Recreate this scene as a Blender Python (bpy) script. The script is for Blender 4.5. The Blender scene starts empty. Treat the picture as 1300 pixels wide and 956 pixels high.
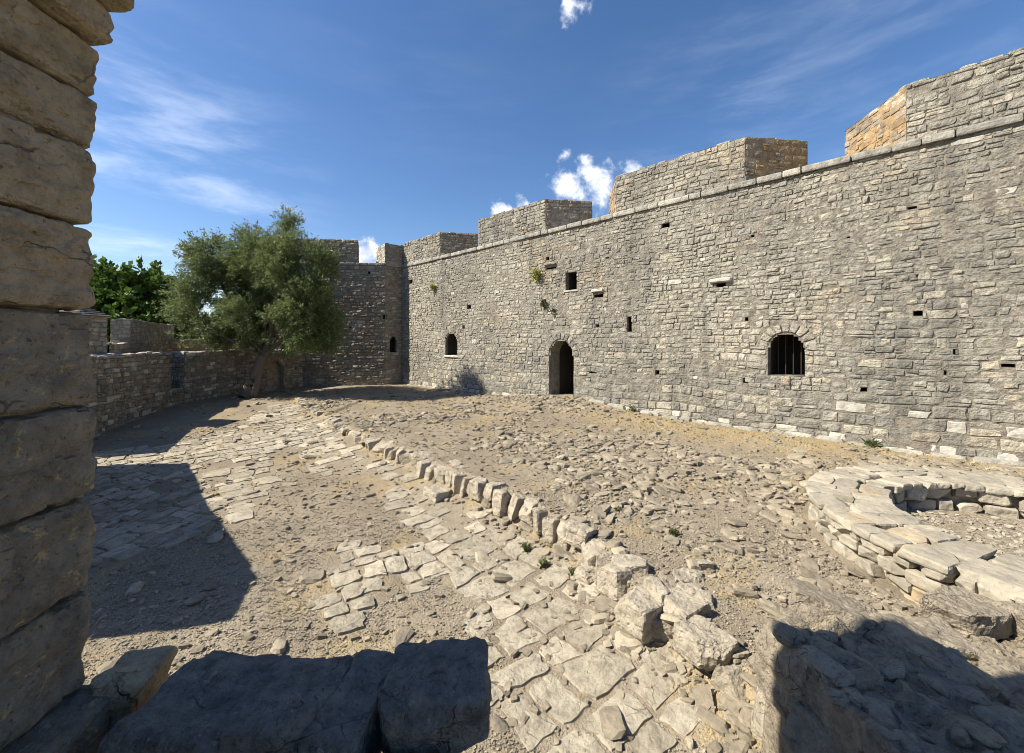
import bpy, math
import numpy as np
from mathutils import Vector
R = math.radians
# ------------------------------------------------------------------ camera, world, sun
sc = bpy.context.scene
cd = bpy.data.cameras.new('camera'); cam = bpy.data.objects.new('camera', cd)
sc.collection.objects.link(cam); sc.camera = cam
F = 520.0                                   # focal length in photograph pixels (1300 wide)
cd.sensor_width = 36; cd.lens = 36*F/1300; cd.shift_y = -44/1300
cd.clip_start = 0.05; cd.clip_end = 8000
cam.location = (0, 0, 0); cam.rotation_euler = (R(90), 0, 0)
sc.render.resolution_x, sc.render.resolution_y = 1024, 753
sc.view_settings.view_transform = 'Standard'; sc.view_settings.look = 'None'
sc.view_settings.gamma = 1; sc.view_settings.exposure = 0.98
sc.cycles.filter_width = 0.9; sc.cycles.pixel_filter_type = 'BLACKMAN_HARRIS'
SUN_EL = 42.5
UX, UY = 0.988, 0.156                       # horizontal direction the sunlight travels
sd = bpy.data.lights.new('sun', 'SUN'); sun = bpy.data.objects.new('sun', sd)
sc.collection.objects.link(sun)
sd.energy = 5.0; sd.angle = R(0.5); sd.color = (1.0, 0.93, 0.80)
ce, se = math.cos(R(SUN_EL)), math.sin(R(SUN_EL))
sun.rotation_euler = Vector((UX*ce, UY*ce, -se)).to_track_quat('-Z', 'Y').to_euler()
sun.location = (-20, -5, 20)
W = bpy.data.worlds.new('World'); sc.world = W; W.use_nodes = True

class NT:
    """tiny node helper"""
    def __init__(s, tree):
        s.t = tree; s.n = tree.nodes; s.l = tree.links
    def add(s, typ, ins=None, **kw):
        n = s.n.new(typ)
        for k, v in kw.items(): setattr(n, k, v)
        for k, v in (ins or {}).items():
            sock = n.inputs[k]
            if isinstance(v, bpy.types.NodeSocket): s.l.new(v, sock)
            else: sock.default_value = v
        return n
    def math(s, op, a, b=0.0, c=None, clamp=False):
        d = {0: a, 1: b}
        if c is not None: d[2] = c
        return s.add('ShaderNodeMath', d, operation=op, use_clamp=clamp).outputs[0]
    def vmath(s, op, a, b=(0, 0, 0)):
        n = s.add('ShaderNodeVectorMath', {0: a, 1: b}, operation=op)
        return n.outputs['Value'] if op in ('DISTANCE', 'LENGTH', 'DOT_PRODUCT') else n.outputs['Vector']
    def mix(s, f, a, b, mode='MIX'):
        n = s.n.new('ShaderNodeMix'); n.data_type = 'RGBA'; n.blend_type = mode
        for i, v in ((0, f), (6, a), (7, b)):
            if isinstance(v, bpy.types.NodeSocket): s.l.new(v, n.inputs[i])
            else: n.inputs[i].default_value = v if i == 0 else (*v[:3], 1)
        return n.outputs[2]
    def noise(s, vec, scale, detail=4, rough=0.55, dist=0.0):
        return s.add('ShaderNodeTexNoise', {'Vector': vec, 'Scale': scale, 'Detail': detail, 'Roughness': rough, 'Distortion': dist}).outputs[0]
    def ramp(s, f, lo, hi, a=0.0, b=1.0):
        return s.add('ShaderNodeMapRange', {0: f, 1: lo, 2: hi, 3: a, 4: b}, interpolation_type='SMOOTHSTEP').outputs[0]

def pxdir(x, y):
    v = np.array([(x-650)/F, 1.0, (434-y)/F]); return tuple(v/np.linalg.norm(v))
nt = NT(W.node_tree); nt.n.clear()
sky = nt.add('ShaderNodeTexSky', sky_type='NISHITA', sun_disc=False, sun_elevation=R(SUN_EL),
             sun_rotation=math.atan2(-UX, -UY), air_density=1.0, dust_density=0.35, ozone_density=2.2, altitude=50)
gen = nt.add('ShaderNodeTexCoord').outputs['Generated']
dirv = nt.vmath('NORMALIZE', gen)
n1 = nt.noise(dirv, 26, 9, 0.60, 0.25)
n2 = nt.noise(nt.add('ShaderNodeMapping', {'Vector': dirv, 'Scale': (1.2, 1.2, 5.5), 'Rotation': (0, R(24), 0)}).outputs[0], 3.2, 8, 0.60, 0.25)
cum = None
for (x, y, r, amp) in ((722, 238, .085, 1.25), (758, 232, .095, 1.3), (745, 215, .06, 1.1), (800, 216, .05, 1.0), (722, 16, .050, .95), (742, 12, .035, .8),
                       (637, 270, .055, 1.1), (662, 262, .045, 1.0), (716, 196, .040, .95), (464, 322, .07, 1.4), (250, 300, .05, .45)):
    dd = nt.vmath('DISTANCE', dirv, pxdir(x, y))
    f = nt.ramp(dd, 0.0, r, amp, 0.0)
    cum = f if cum is None else nt.math('MAXIMUM', cum, f)
cmask = nt.ramp(nt.math('ADD', cum, nt.math('MULTIPLY', nt.math('SUBTRACT', n1, 0.5), 2.6)), 0.45, 1.25)
cmask = nt.math('MULTIPLY', cmask, nt.ramp(cum, 0.0, 0.25))
ci = None
for (x, y, r, amp) in ((190, 250, .36, 1.0), (250, 330, .30, .9), (140, 310, .3, 1.), (1130, 60, .42, .22), (880, 190, .30, .2), (950, 110, .2, .3), (520, 60, .5, .05)):
    dd = nt.vmath('DISTANCE', dirv, pxdir(x, y))
    f = nt.ramp(dd, 0.0, r, amp, 0.0)
    ci = f if ci is None else nt.math('MAXIMUM', ci, f)
cirrus = nt.math('MULTIPLY', nt.math('MULTIPLY', ci, nt.ramp(n2, 0.38, 0.78)), 0.60)
skyc = nt.add('ShaderNodeHueSaturation', {'Color': sky.outputs[0], 'Saturation': 1.18, 'Value': 1.0}).outputs[0]
skyc = nt.mix(1.0, skyc, (0.96, 0.93, 0.99), 'MULTIPLY')
cc = nt.mix(nt.ramp(n1, .35, .7), (4.6, 5.1, 6.2), (7.6, 7.8, 8.2))
skyc = nt.mix(cirrus, skyc, (7.6, 8.2, 9.6))
skyc = nt.mix(cmask, skyc, cc)
bg = nt.add('ShaderNodeBackground', {'Color': skyc, 'Strength': 0.082})
nt.l.new(bg.outputs[0], nt.add('ShaderNodeOutputWorld').inputs[0])

# ------------------------------------------------------------------ numpy noise
_rs = np.random.RandomState(7)
_perm = _rs.permutation(4096).astype(np.int64)
_val = _rs.rand(4096)
def vnoise(p):
    p = np.asarray(p, float); i = np.floor(p).astype(np.int64); f = p-i; f = f*f*(3-2*f)
    out = 0
    for dx in (0, 1):
        hx = _perm[(i[..., 0]+dx) & 4095]
        wx = f[..., 0] if dx else 1-f[..., 0]
        for dy in (0, 1):
            hy = _perm[(hx+i[..., 1]+dy) & 4095]
            wy = f[..., 1] if dy else 1-f[..., 1]
            for dz in (0, 1):
                h = _val[_perm[(hy+i[..., 2]+dz) & 4095]]
                wz = f[..., 2] if dz else 1-f[..., 2]
                out = out+h*wx*wy*wz
    return out*2-1
def fbm(p, oct=4, gain=.5):
    p = np.asarray(p, float); o = 0; a = 1; s = 0
    for k in range(oct):
        o = o+a*vnoise(p*2.03**k+17.3*k); s += a; a *= gain
    return o/s
def ridged(p, oct=3):
    o = 0; a = 1; s = 0
    for k in range(oct):
        o = o+a*(1-2*np.abs(vnoise(p*2.1**k+9.1*k))); s += a; a *= .5
    return o/s
def P3(x, y, z=0.0):
    x, y, z = np.broadcast_arrays(x, y, z); return np.stack([x, y, z], -1).astype(float)
def sstep(x, a, b):
    t = np.clip((x-a)/(b-a), 0, 1); return t*t*(3-2*t)

# ------------------------------------------------------------------ object helpers
COL = sc.collection
def mesh(name, v, f, mats, smooth=False, midx=None):
    v = np.asarray(v, float).reshape(-1, 3)
    me = bpy.data.meshes.new(name)
    fl = f if isinstance(f, list) else [f]
    fl = [np.asarray(a) for a in fl if len(a)]
    nl = sum(a.size for a in fl); nf = sum(len(a) for a in fl)
    me.vertices.add(len(v)); me.vertices.foreach_set('co', v.ravel())
    me.loops.add(nl); me.loops.foreach_set('vertex_index', np.concatenate([a.ravel() for a in fl]).astype(np.int32))
    tot = np.concatenate([np.full(len(a), a.shape[1]) for a in fl]).astype(np.int32)
    st = np.concatenate([[0], np.cumsum(tot)[:-1]]).astype(np.int32)
    me.polygons.add(nf); me.polygons.foreach_set('loop_start', st)
    try: me.polygons.foreach_set('loop_total', tot)
    except Exception: pass
    me.polygons.foreach_set('use_smooth', np.full(nf, smooth))
    mats = mats if isinstance(mats, (list, tuple)) else [mats]
    for m in mats: me.materials.append(m)
    if midx is not None: me.polygons.foreach_set('material_index', np.asarray(midx, np.int32))
    me.update(calc_edges=True); me.validate()
    return me
def obj(name, me, parent=None, label=None, cat=None, group=None, kind=None, loc=None):
    o = bpy.data.objects.new(name, me); COL.objects.link(o)
    if parent is not None: o.parent = parent
    if label: o['label'] = label
    if cat: o['category'] = cat
    if group: o['group'] = group
    if kind: o['kind'] = kind
    if loc is not None: o.location = loc
    return o
class MB:
    """collects vertex/face arrays with a material index"""
    def __init__(s): s.v = []; s.q = []; s.t = []; s.qm = []; s.tm = []; s.n = 0
    def add(s, v, f, m=0):
        v = np.asarray(v, float).reshape(-1, 3); f = np.asarray(f)
        if len(f) == 0: return
        (s.q if f.shape[1] == 4 else s.t).append(f+s.n)
        (s.qm if f.shape[1] == 4 else s.tm).append(np.full(len(f), m))
        s.v.append(v); s.n += len(v)
    def build(s, name, mats, parent=None, smooth=False, origin=None, **kw):
        v = np.concatenate(s.v)
        if origin is not None: v = v-np.array(origin)
        fs = []; mi = []
        if s.q: fs.append(np.concatenate(s.q)); mi += s.qm
        if s.t: fs.append(np.concatenate(s.t)); mi += s.tm
        me = mesh(name, v, fs, mats, smooth, np.concatenate(mi))
        return obj(name, me, parent, loc=origin, **kw)
def empty(name, loc, label, cat, group=None):
    o = obj(name, None, None, label, cat, group); o.location = loc; o.empty_display_size = .3; return o
def gridfaces(nu, nv):
    i = np.arange(nu-1)[:, None]*nv+np.arange(nv-1)[None, :]
    i = i.ravel(); return np.stack([i, i+nv, i+nv+1, i+1], 1)

# ------------------------------------------------------------------ materials
def stone_mat(name, cols, speck=.5, bump=.6, scale=1.0, warm=None, warm_lo=.5, warm_hi=.62, lichen=None, lich_lo=.6, rough=.92, dark=(.09, .085, .075), bdist=.02, streak=0.0, crack=0.0, cscale=3.0):
    m = bpy.data.materials.new(name); m.use_nodes = True; t = NT(m.node_tree)
    b = t.n['Principled BSDF']; b.inputs['Roughness'].default_value = rough
    b.inputs['Specular IOR Level'].default_value = .18
    geo = t.add('ShaderNodeNewGeometry'); pos = geo.outputs['Position']; rnd = geo.outputs['Random Per Island']
    n_big = t.noise(pos, .55*scale, 4, .55)
    n_mid = t.noise(pos, 4.5*scale, 7, .68)
    n_fin = t.noise(pos, 24*scale, 6, .7)
    c = t.mix(rnd, cols[0], cols[1])
    r2 = t.math('FRACT', t.math('MULTIPLY', rnd, 17.31))
    c = t.mix(t.ramp(r2, .70, 1.0), c, cols[2])
    if warm is not None:
        c = t.mix(t.math('MULTIPLY', t.ramp(t.math('ADD', n_big, t.math('MULTIPLY', t.math('SUBTRACT', r2, .5), .12)), warm_lo, warm_hi), .85), c, warm)
    c = t.mix(t.ramp(n_mid, .42, .72, 0, .62), c, dark)
    c = t.mix(t.ramp(n_mid, .50, .26, 0, .5), c, cols[3] if len(cols) > 3 else cols[2])
    c = t.mix(t.ramp(n_fin, .54, .70, 0, speck), c, dark)
    if streak > 0:
        nv = t.noise(pos, .28, 4, .6, .5)
        c = t.mix(t.ramp(nv, .44, .64, 0, .34), c, tuple(min(1, k*1.25) for k in cols[2]))
        sp = t.add('ShaderNodeMapping', {'Vector': pos, 'Scale': (1.6, 1.6, .16)}).outputs[0]
        c = t.mix(t.ramp(t.noise(sp, 1.3, 5, .6), .52, .68, 0, streak), c, dark)
    if lichen is not None:
        nl = t.noise(pos, 7*scale, 6, .75, .4)
        c = t.mix(t.ramp(nl, lich_lo, lich_lo+.05, 0, .85), c, lichen)
    if crack > 0:
        nzc = t.add('ShaderNodeTexNoise', {'Vector': pos, 'Scale': 3.0*scale, 'Detail': 5.0}).outputs['Color']
        kk = .34/scale
        wv = t.vmath('ADD', pos, t.vmath('MULTIPLY', nzc, (kk, kk, kk)))
        ms_ = t.add('ShaderNodeMapping', {'Vector': wv, 'Scale': (1, 1, 2.1)}).outputs[0]
        ck = t.add('ShaderNodeTexVoronoi', {'Vector': ms_, 'Scale': cscale}, feature='DISTANCE_TO_EDGE').outputs['Distance']
        gate = t.ramp(t.noise(pos, 2.2*scale, 3), .50, .62)
        line = t.math('MULTIPLY', t.ramp(ck, .0, .02, 1, 0), gate)
        pit = t.ramp(t.noise(pos, 38, 3, .8), .62, .74)
        c = t.mix(t.math('MULTIPLY', line, crack), c, dark)
        c = t.mix(t.math('MULTIPLY', pit, .75), c, dark)
    vo = t.add('ShaderNodeTexVoronoi', {'Vector': pos, 'Scale': 9*scale, 'Detail': 2.0}, feature='F1').outputs['Distance']
    h = t.math('ADD', t.math('MULTIPLY', n_mid, .9), t.math('ADD', t.math('MULTIPLY', n_fin, .45), t.math('MULTIPLY', vo, -.35)))
    if crack > 0: h = t.math('SUBTRACT', h, t.math('ADD', t.math('MULTIPLY', line, .9), t.math('MULTIPLY', pit, .45)))
    bp = t.add('ShaderNodeBump', {'Strength': bump, 'Distance': bdist*2.2, 'Height': h})
    t.l.new(bp.outputs[0], b.inputs['Normal']); t.l.new(c, b.inputs['Base Color'])
    return m
M = {}
M['wall'] = stone_mat('wall_stone', ((.20, .188, .160), (.30, .281, .236), (.40, .365, .285), (.42, .39, .315)), warm=(.35, .28, .185), warm_lo=.56, warm_hi=.74, speck=.75, bdist=.035, streak=.5, bump=.9)
M['cornice'] = stone_mat('cornice_stone', ((.26, .245, .21), (.36, .34, .29), (.44, .41, .34), (.42, .395, .33)), speck=.6, dark=(.09, .085, .075), bdist=.03)
M['mortar'] = stone_mat('lime_mortar', ((.225, .20, .16), (.225, .20, .16), (.27, .245, .195), (.36, .33, .27)), speck=.5, bump=.7, scale=1.3, bdist=.03, dark=(.07, .06, .05))
M['tan'] = stone_mat('tan_plastered_stone', ((.36, .25, .135), (.34, .225, .11), (.42, .37, .28), (.42, .32, .19)), speck=.5, lichen=(.46, .43, .36), lich_lo=.58)
M['brown'] = stone_mat('brown_stone', ((.22, .18, .13), (.34, .28, .21), (.46, .41, .32), (.42, .355, .265)), speck=.55, bdist=.03)
M['cap'] = stone_mat('pale_cap_stone', ((.40, .375, .32), (.50, .47, .39), (.58, .54, .44), (.56, .52, .43)), speck=.35, dark=(.16, .15, .13), bdist=.018)
M['well'] = stone_mat('well_stone', ((.28, .25, .195), (.37, .33, .255), (.43, .38, .29), (.42, .375, .29)), speck=.6, dark=(.17, .15, .12), warm=(.40, .29, .16), warm_lo=.58, warm_hi=.70, bdist=.016)
M['kerb'] = stone_mat('kerb_stone', ((.38, .33, .25), (.48, .42, .325), (.54, .48, .37), (.52, .46, .36)), speck=.4, dark=(.19, .165, .13), lichen=(.40, .27, .12), lich_lo=.70, bdist=.03, scale=1.6, bump=.9, crack=.3, cscale=5)
M['slab'] = stone_mat('paving_stone', ((.29, .255, .19), (.40, .355, .27), (.47, .41, .31), (.45, .40, .315)), speck=.6, dark=(.13, .11, .085), bdist=.02, scale=1.8, crack=.3, cscale=3.5)
M['rubble'] = stone_mat('rubble_stone', ((.20, .17, .122), (.295, .25, .182), (.375, .32, .235), (.355, .305, .23)), speck=.45, dark=(.12, .11, .09), bdist=.01, scale=1.6)
M['jamb'] = stone_mat('jamb_stone_bounce', ((.50, .405, .27), (.60, .49, .33), (.62, .47, .27), (.68, .60, .45)), speck=.5, dark=(.20, .155, .10), lichen=(.46, .41, .32), lich_lo=.645, bdist=.04, scale=1.9, bump=1.0, crack=.4, cscale=2.2)  # tan stone, made paler to carry bounced light on the upper blocks
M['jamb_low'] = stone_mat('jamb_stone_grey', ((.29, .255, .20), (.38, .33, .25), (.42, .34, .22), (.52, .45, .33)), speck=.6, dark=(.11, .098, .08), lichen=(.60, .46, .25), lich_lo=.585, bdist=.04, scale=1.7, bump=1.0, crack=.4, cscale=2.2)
M['ledge'] = stone_mat('ledge_stone', ((.31, .285, .25), (.39, .36, .305), (.43, .39, .32), (.54, .49, .41)), speck=.6, dark=(.06, .057, .052), lichen=(.52, .49, .42), lich_lo=.60, bdist=.045, scale=2.6, bump=1.0, crack=.35, cscale=4)
M['rock'] = stone_mat('weathered_rock', ((.38, .32, .235), (.46, .395, .295), (.48, .405, .285), (.53, .465, .36)), speck=.6, dark=(.13, .11, .085), lichen=(.42, .28, .11), lich_lo=.68, bdist=.035, scale=2.3, bump=1.0, crack=.35, cscale=4)
M['slate'] = stone_mat('slate_cap', ((.14, .13, .12), (.2, .19, .17), (.25, .23, .2), (.25, .24, .2)), speck=.4)

def simple(name, col, rough=.8, metal=0, trans=0, var=.25, nscale=3.0):
    m = bpy.data.materials.new(name); m.use_nodes = True; t = NT(m.node_tree); b = t.n['Principled BSDF']
    geo = t.add('ShaderNodeNewGeometry')
    n = t.noise(geo.outputs['Position'], nscale, 4, .6)
    r = t.math('ADD', t.math('MULTIPLY', geo.outputs['Random Per Island'], .6), t.math('MULTIPLY', n, .4))
    c = t.mix(r, tuple(k*(1-var) for k in col), tuple(k*(1+var) for k in col))
    t.l.new(c, b.inputs['Base Color']); b.inputs['Roughness'].default_value = rough
    b.inputs['Metallic'].default_value = metal; b.inputs['Specular IOR Level'].default_value = .25
    if trans:
        tr = t.add('ShaderNodeBsdfTranslucent', {'Color': c})
        mx = t.add('ShaderNodeMixShader', {0: trans, 1: b.outputs[0], 2: tr.outputs[0]})
        t.l.new(mx.outputs[0], t.n['Material Output'].inputs[0])
    return m
M['olive'] = simple('olive_leaf', (.155, .19, .07), .5, trans=.35, var=.55, nscale=1.2)
M['green'] = simple('broad_leaf', (.075, .13, .022), .45, trans=.3, var=.5, nscale=1.0)
M['bark'] = simple('bark', (.13, .105, .08), .9, nscale=9)
M['straw'] = simple('dry_grass', (.46, .35, .16), .8, trans=.2, var=.35)
M['weed'] = simple('green_weed', (.10, .115, .04), .7, trans=.25, var=.4)
M['fern'] = simple('yellow_fern', (.26, .27, .05), .7, trans=.25, var=.3)
M['iron'] = simple('rusty_iron', (.07, .05, .04), .6, .5, var=.3, nscale=14)
M['dark'] = simple('interior_shade', (.05, .042, .035), .95)  # shade deep inside the openings, put into the colour

# ------------------------------------------------------------------ ground shape
def zl_raw(x, y):                                # lower, paved side
    return -2.50-0.36*sstep(-np.asarray(y, float), -16, -4.5)
def p2g(x, y, zf=zl_raw):                        # a pixel of the photograph on the lower ground
    Y = 8.0
    for _ in range(30):
        X = (x-650)/F*Y; Y = F*(-float(zf(X, Y)))/(y-434)
    return ((x-650)/F*Y, Y)
KPX = [(372, 508), (388, 522), (425, 547), (470, 573), (530, 606), (580, 632), (620, 653), (680, 685), (720, 710), (757, 742), (778, 775), (812, 812), (850, 842), (905, 880), (985, 960)]
KERB = np.array([p2g(*q) for q in KPX])
KERB = np.vstack([KERB, KERB[-1]+(KERB[-1]-KERB[-2])*4])
def seg_dist(px, py, poly):
    """distance and signed side (+ = right/terrace side) and arclength of nearest point"""
    px = np.asarray(px, float); py = np.asarray(py, float)
    best = np.full(px.shape, 1e9); side = np.zeros(px.shape); arc = np.zeros(px.shape); acc = 0
    for a, b in zip(poly[:-1], poly[1:]):
        d = b-a; L = np.hypot(*d); d = d/L
        t = np.clip((px-a[0])*d[0]+(py-a[1])*d[1], 0, L)
        qx = a[0]+d[0]*t; qy = a[1]+d[1]*t
        r = np.hypot(px-qx, py-qy)
        s = (px-a[0])*(-d[1])+(py-a[1])*d[0]
        m = r < best
        best = np.where(m, r, best); side = np.where(m, np.sign(s), side); arc = np.where(m, acc+t, arc); acc += L
    return best, side, arc
D = np.array([.7171, -.6970]); N = np.array([-.6970, -.7171]); P0 = np.array([-6.19, 22.99])
def wall_pt(x):                                  # pixel column -> distance along the main wall
    Y = 9081/(x-115.0); return (P0[1]-Y)/.697
def wz(x, y): return (434-y)/F*9081/(x-115.0)
WELL = (6.0, 4.5)
def terrain(x, y, fine=True):
    x = np.asarray(x, float); y = np.asarray(y, float)
    d, side, arc = seg_dist(x, y, KERB)
    zl = zl_raw(x, y)+.11*np.exp(-d/.45)
    sw = (x-P0[0])*D[0]+(y-P0[1])*D[1]; dw = (x-P0[0])*N[0]+(y-P0[1])*N[1]
    zt = -2.38-.16*sstep(-y, -7, -3)
    door = np.exp(-((sw-11.2)/2.6)**2)*np.exp(-(np.maximum(dw, 0)/3.0)**2)
    zt = zt+.33*door+.05*np.exp(-(dw/1.5)**2)
    zt = np.where(x < -6, np.maximum(zt, -2.33), zt)
    sd_ = d*side
    k = sstep(sd_, -.02, .16)
    fade = sstep(y, 19.5, 15.5)                 # the step dies out near the tree
    far = sstep(y, 15.0, 18.5)
    z = zl*(1-k)+zt*k
    z = z*(1-far)+(-2.40+.08*sstep(x, -11, -7))*far*1.0
    z = np.where((side > 0) & (far > 0), zt*(1-far*.5)+z*far*.5, z)
    n = .045*fbm(P3(x*.7, y*.7), 4)+.018*fbm(P3(x*3.1, y*3.1, 3.3), 3)
    z = z+n
    if fine: z = z+.010*fbm(P3(x*14, y*14, 7), 2)
    out = np.maximum(np.maximum(-dw-.6, 0), np.maximum(np.maximum(-x-17.5, y-26), 0))
    out = np.maximum(out, np.maximum(-3.5-y, 0))
    z = z-3.5*sstep(out, 0.5, 14)
    return z
def inpoly(x, y, poly):
    c = np.zeros(np.shape(x), bool); n = len(poly); j = n-1
    for i in range(n):
        xi, yi = poly[i]; xj, yj = poly[j]
        cond = ((yi > y) != (yj > y)) & (x < (xj-xi)*(y-yi)/(yj-yi+1e-12)+xi)
        c ^= cond; j = i
    return c
PAVE = [[p2g(*q) for q in poly] for poly in (
    [(120, 574), (232, 562), (300, 545), (352, 512), (388, 522), (425, 547), (470, 573), (530, 606), (580, 632), (620, 653), (680, 685), (720, 710), (757, 742), (778, 775), (812, 812), (850, 842), (905, 880), (985, 956),
     (690, 956), (600, 880), (625, 800), (600, 770), (560, 735), (520, 700), (540, 675), (500, 650), (455, 615), (420, 603), (380, 580), (345, 600), (335, 640), (300, 675), (262, 640), (235, 590), (120, 590)],
    [(100, 590), (237, 590), (262, 625), (282, 640), (255, 676), (100, 735)],
    [(392, 745), (420, 700), (455, 690), (500, 725), (510, 745), (450, 790), (405, 790)],
    [(455, 700), (520, 690), (560, 730), (520, 745)])]
def paved(x, y):
    m = np.zeros(np.shape(x), bool)
    for p in PAVE: m |= inpoly(x, y, p)
    return m
def straw_amt(x, y):
    sw = (x-P0[0])*D[0]+(y-P0[1])*D[1]; dw = (x-P0[0])*N[0]+(y-P0[1])*N[1]
    n = fbm(P3(x*1.3, y*1.3, 5), 4)
    n2 = fbm(P3(x*3.3, y*3.3, 15), 3)
    a = 1.25*sstep(dw+n*1.1, 2.5, 1.0)*sstep(sw, 11.0, 13.5)
    b = sstep(n+.4*n2, .14, .42)*.55
    d, s, _ = seg_dist(x, y, KERB)
    c = sstep(d, .35, .08)*(s < 0)*sstep(n2, -.3, .2)
    return np.clip(np.maximum(np.maximum(a*(.55+.6*n2), b), c*.9), 0, 1)

# ground sheet
def spaced(lo, hi, outer, step):
    core = np.arange(lo, hi, step)
    g = np.cumsum(.15*1.28**np.arange(34)); g = g[g < outer]
    return np.concatenate([lo-g[::-1]-.0, core, hi+g])
gx = spaced(-14.5, 9.5, 3500, .045)
gy = np.concatenate([-np.cumsum(.15*1.28**np.arange(34))[::-1]+1.5, np.arange(1.5, 8, .03), np.arange(8, 24, .065), 24+np.cumsum(.15*1.28**np.arange(34))])
GX, GY = np.meshgrid(gx, gy, indexing='ij')
GZ = terrain(GX, GY)
me = mesh('ground', np.stack([GX, GY, GZ], -1), gridfaces(len(gx), len(gy)), [], True)
at = me.attributes.new('straw', 'FLOAT', 'POINT'); at.data.foreach_set('value', straw_amt(GX, GY).ravel().astype(np.float32))
gm = bpy.data.materials.new('dirt_ground'); gm.use_nodes = True; t = NT(gm.node_tree); b = t.n['Principled BSDF']
b.inputs['Roughness'].default_value = .95; b.inputs['Specular IOR Level'].default_value = .1
pos = t.add('ShaderNodeNewGeometry').outputs['Position']
st = t.add('ShaderNodeAttribute', attribute_name='straw').outputs['Fac']
na = t.noise(pos, .8, 5, .6); nb = t.noise(pos, 9, 6, .7); nc = t.noise(pos, 55, 4, .7)
vo = t.add('ShaderNodeTexVoronoi', {'Vector': pos, 'Scale': 42.0, 'Randomness': 1.0}, feature='F1')
vo2 = t.add('ShaderNodeTexVoronoi', {'Vector': pos, 'Scale': 95.0, 'Randomness': 1.0}, feature='F1')
c = t.mix(t.ramp(na, .35, .65), (.215, .178, .128), (.28, .236, .172))
c = t.mix(t.ramp(nb, .45, .7, 0, .6), c, (.20, .155, .10))
c = t.mix(t.math('MULTIPLY', st, t.ramp(nb, .3, .6, .55, 1)), c, (.34, .26, .135))
c = t.mix(t.ramp(vo.outputs['Distance'], .0, .42, .75, 0), c, t.mix(vo.outputs['Color'], (.26, .22, .17), (.50, .45, .36)))
c = t.mix(t.ramp(nc, .55, .75, 0, .5), c, (.12, .095, .065))
h = t.math('ADD', t.math('MULTIPLY', vo.outputs['Distance'], -.5), t.math('ADD', t.math('MULTIPLY', nb, .9), t.math('ADD', t.math('MULTIPLY', nc, .3), t.math('MULTIPLY', vo2.outputs['Distance'], -.3))))
bp = t.add('ShaderNodeBump', {'Strength': .8, 'Distance': .022, 'Height': h})
t.l.new(c, b.inputs['Base Color']); t.l.new(bp.outputs[0], b.inputs['Normal'])
me.materials.append(gm); M['ground'] = gm
obj('ground', me, kind='structure')

# ------------------------------------------------------------------ masonry
SU = np.array([0, .07, .30, .52, .76, .93, 1]); SV = np.array([0, .12, .5, .88, 1])
def caps(quads, mapf, prot=(.01, .045), rough=.012, rim=-.022, seed=0, su=SU, sv=SV, gap=.006):
    """quads (N,4,2): corners (u,v) ccw; returns verts, faces of irregular stone caps"""
    q = np.asarray(quads, float); n = len(q)
    if n == 0: return np.zeros((0, 3)), np.zeros((0, 4), int)
    rs = np.random.RandomState(seed)
    c = q.mean(1, keepdims=True); dl = q-c
    ln = np.linalg.norm(dl, axis=2, keepdims=True)+1e-6
    q = c+dl*np.maximum(1-gap/ln, .5)
    A, B = np.meshgrid(su, sv, indexing='ij')
    A = A[None]+(rs.rand(n, len(su), len(sv))-.5)*.10*(A[None] > .01)*(A[None] < .99)
    B = B[None]+(rs.rand(n, len(su), len(sv))-.5)*.12*(B[None] > .01)*(B[None] < .99)
    A = np.clip(A, 0, 1); B = np.clip(B, 0, 1)
    # round the corners of the outline
    cu = (A-.5)*2; cv = (B-.5)*2
    k = np.maximum(np.abs(cu), np.abs(cv)); rr = (np.abs(cu)**9+np.abs(cv)**9)**(1/9)
    f = np.where(rr > 1e-6, np.minimum(1, k/np.maximum(rr, 1e-6)), 1)
    A = .5+cu*f*.5; B = .5+cv*f*.5
    w = np.stack([(1-A)*(1-B), A*(1-B), A*B, (1-A)*B], -1)
    uv = np.einsum('nijk,nkl->nijl', w, q)
    edge = np.minimum(np.minimum(A, 1-A)/.07, np.minimum(B, 1-B)/.12)
    e = np.clip(edge, 0, 1)
    isrim = np.zeros(A.shape[1:], bool); isrim[0, :] = isrim[-1, :] = True; isrim[:, 0] = isrim[:, -1] = True
    pr = (prot[0]+(prot[1]-prot[0])*rs.rand(n))[:, None, None]
    tx = (rs.rand(n)-.5)[:, None, None]; ty = (rs.rand(n)-.5)[:, None, None]
    off = rs.rand(n, 3)[:, None, None]*50
    pn = np.stack([uv[..., 0]*7, uv[..., 1]*9, np.zeros_like(A)], -1)+off
    dep = pr+(tx*(A-.5)+ty*(B-.5))*pr*1.0+rough*fbm(pn, 3)*1.6
    dep = np.where(isrim[None], rim, dep*(.72+.28*np.clip((edge-1)/2, 0, 1)))
    V = mapf(uv[..., 0], uv[..., 1], dep)
    ff = gridfaces(len(su), len(sv)); m = len(su)*len(sv)
    return V.reshape(-1, 3), (ff[None]+(np.arange(n)*m)[:, None, None]).reshape(-1, 4)

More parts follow.
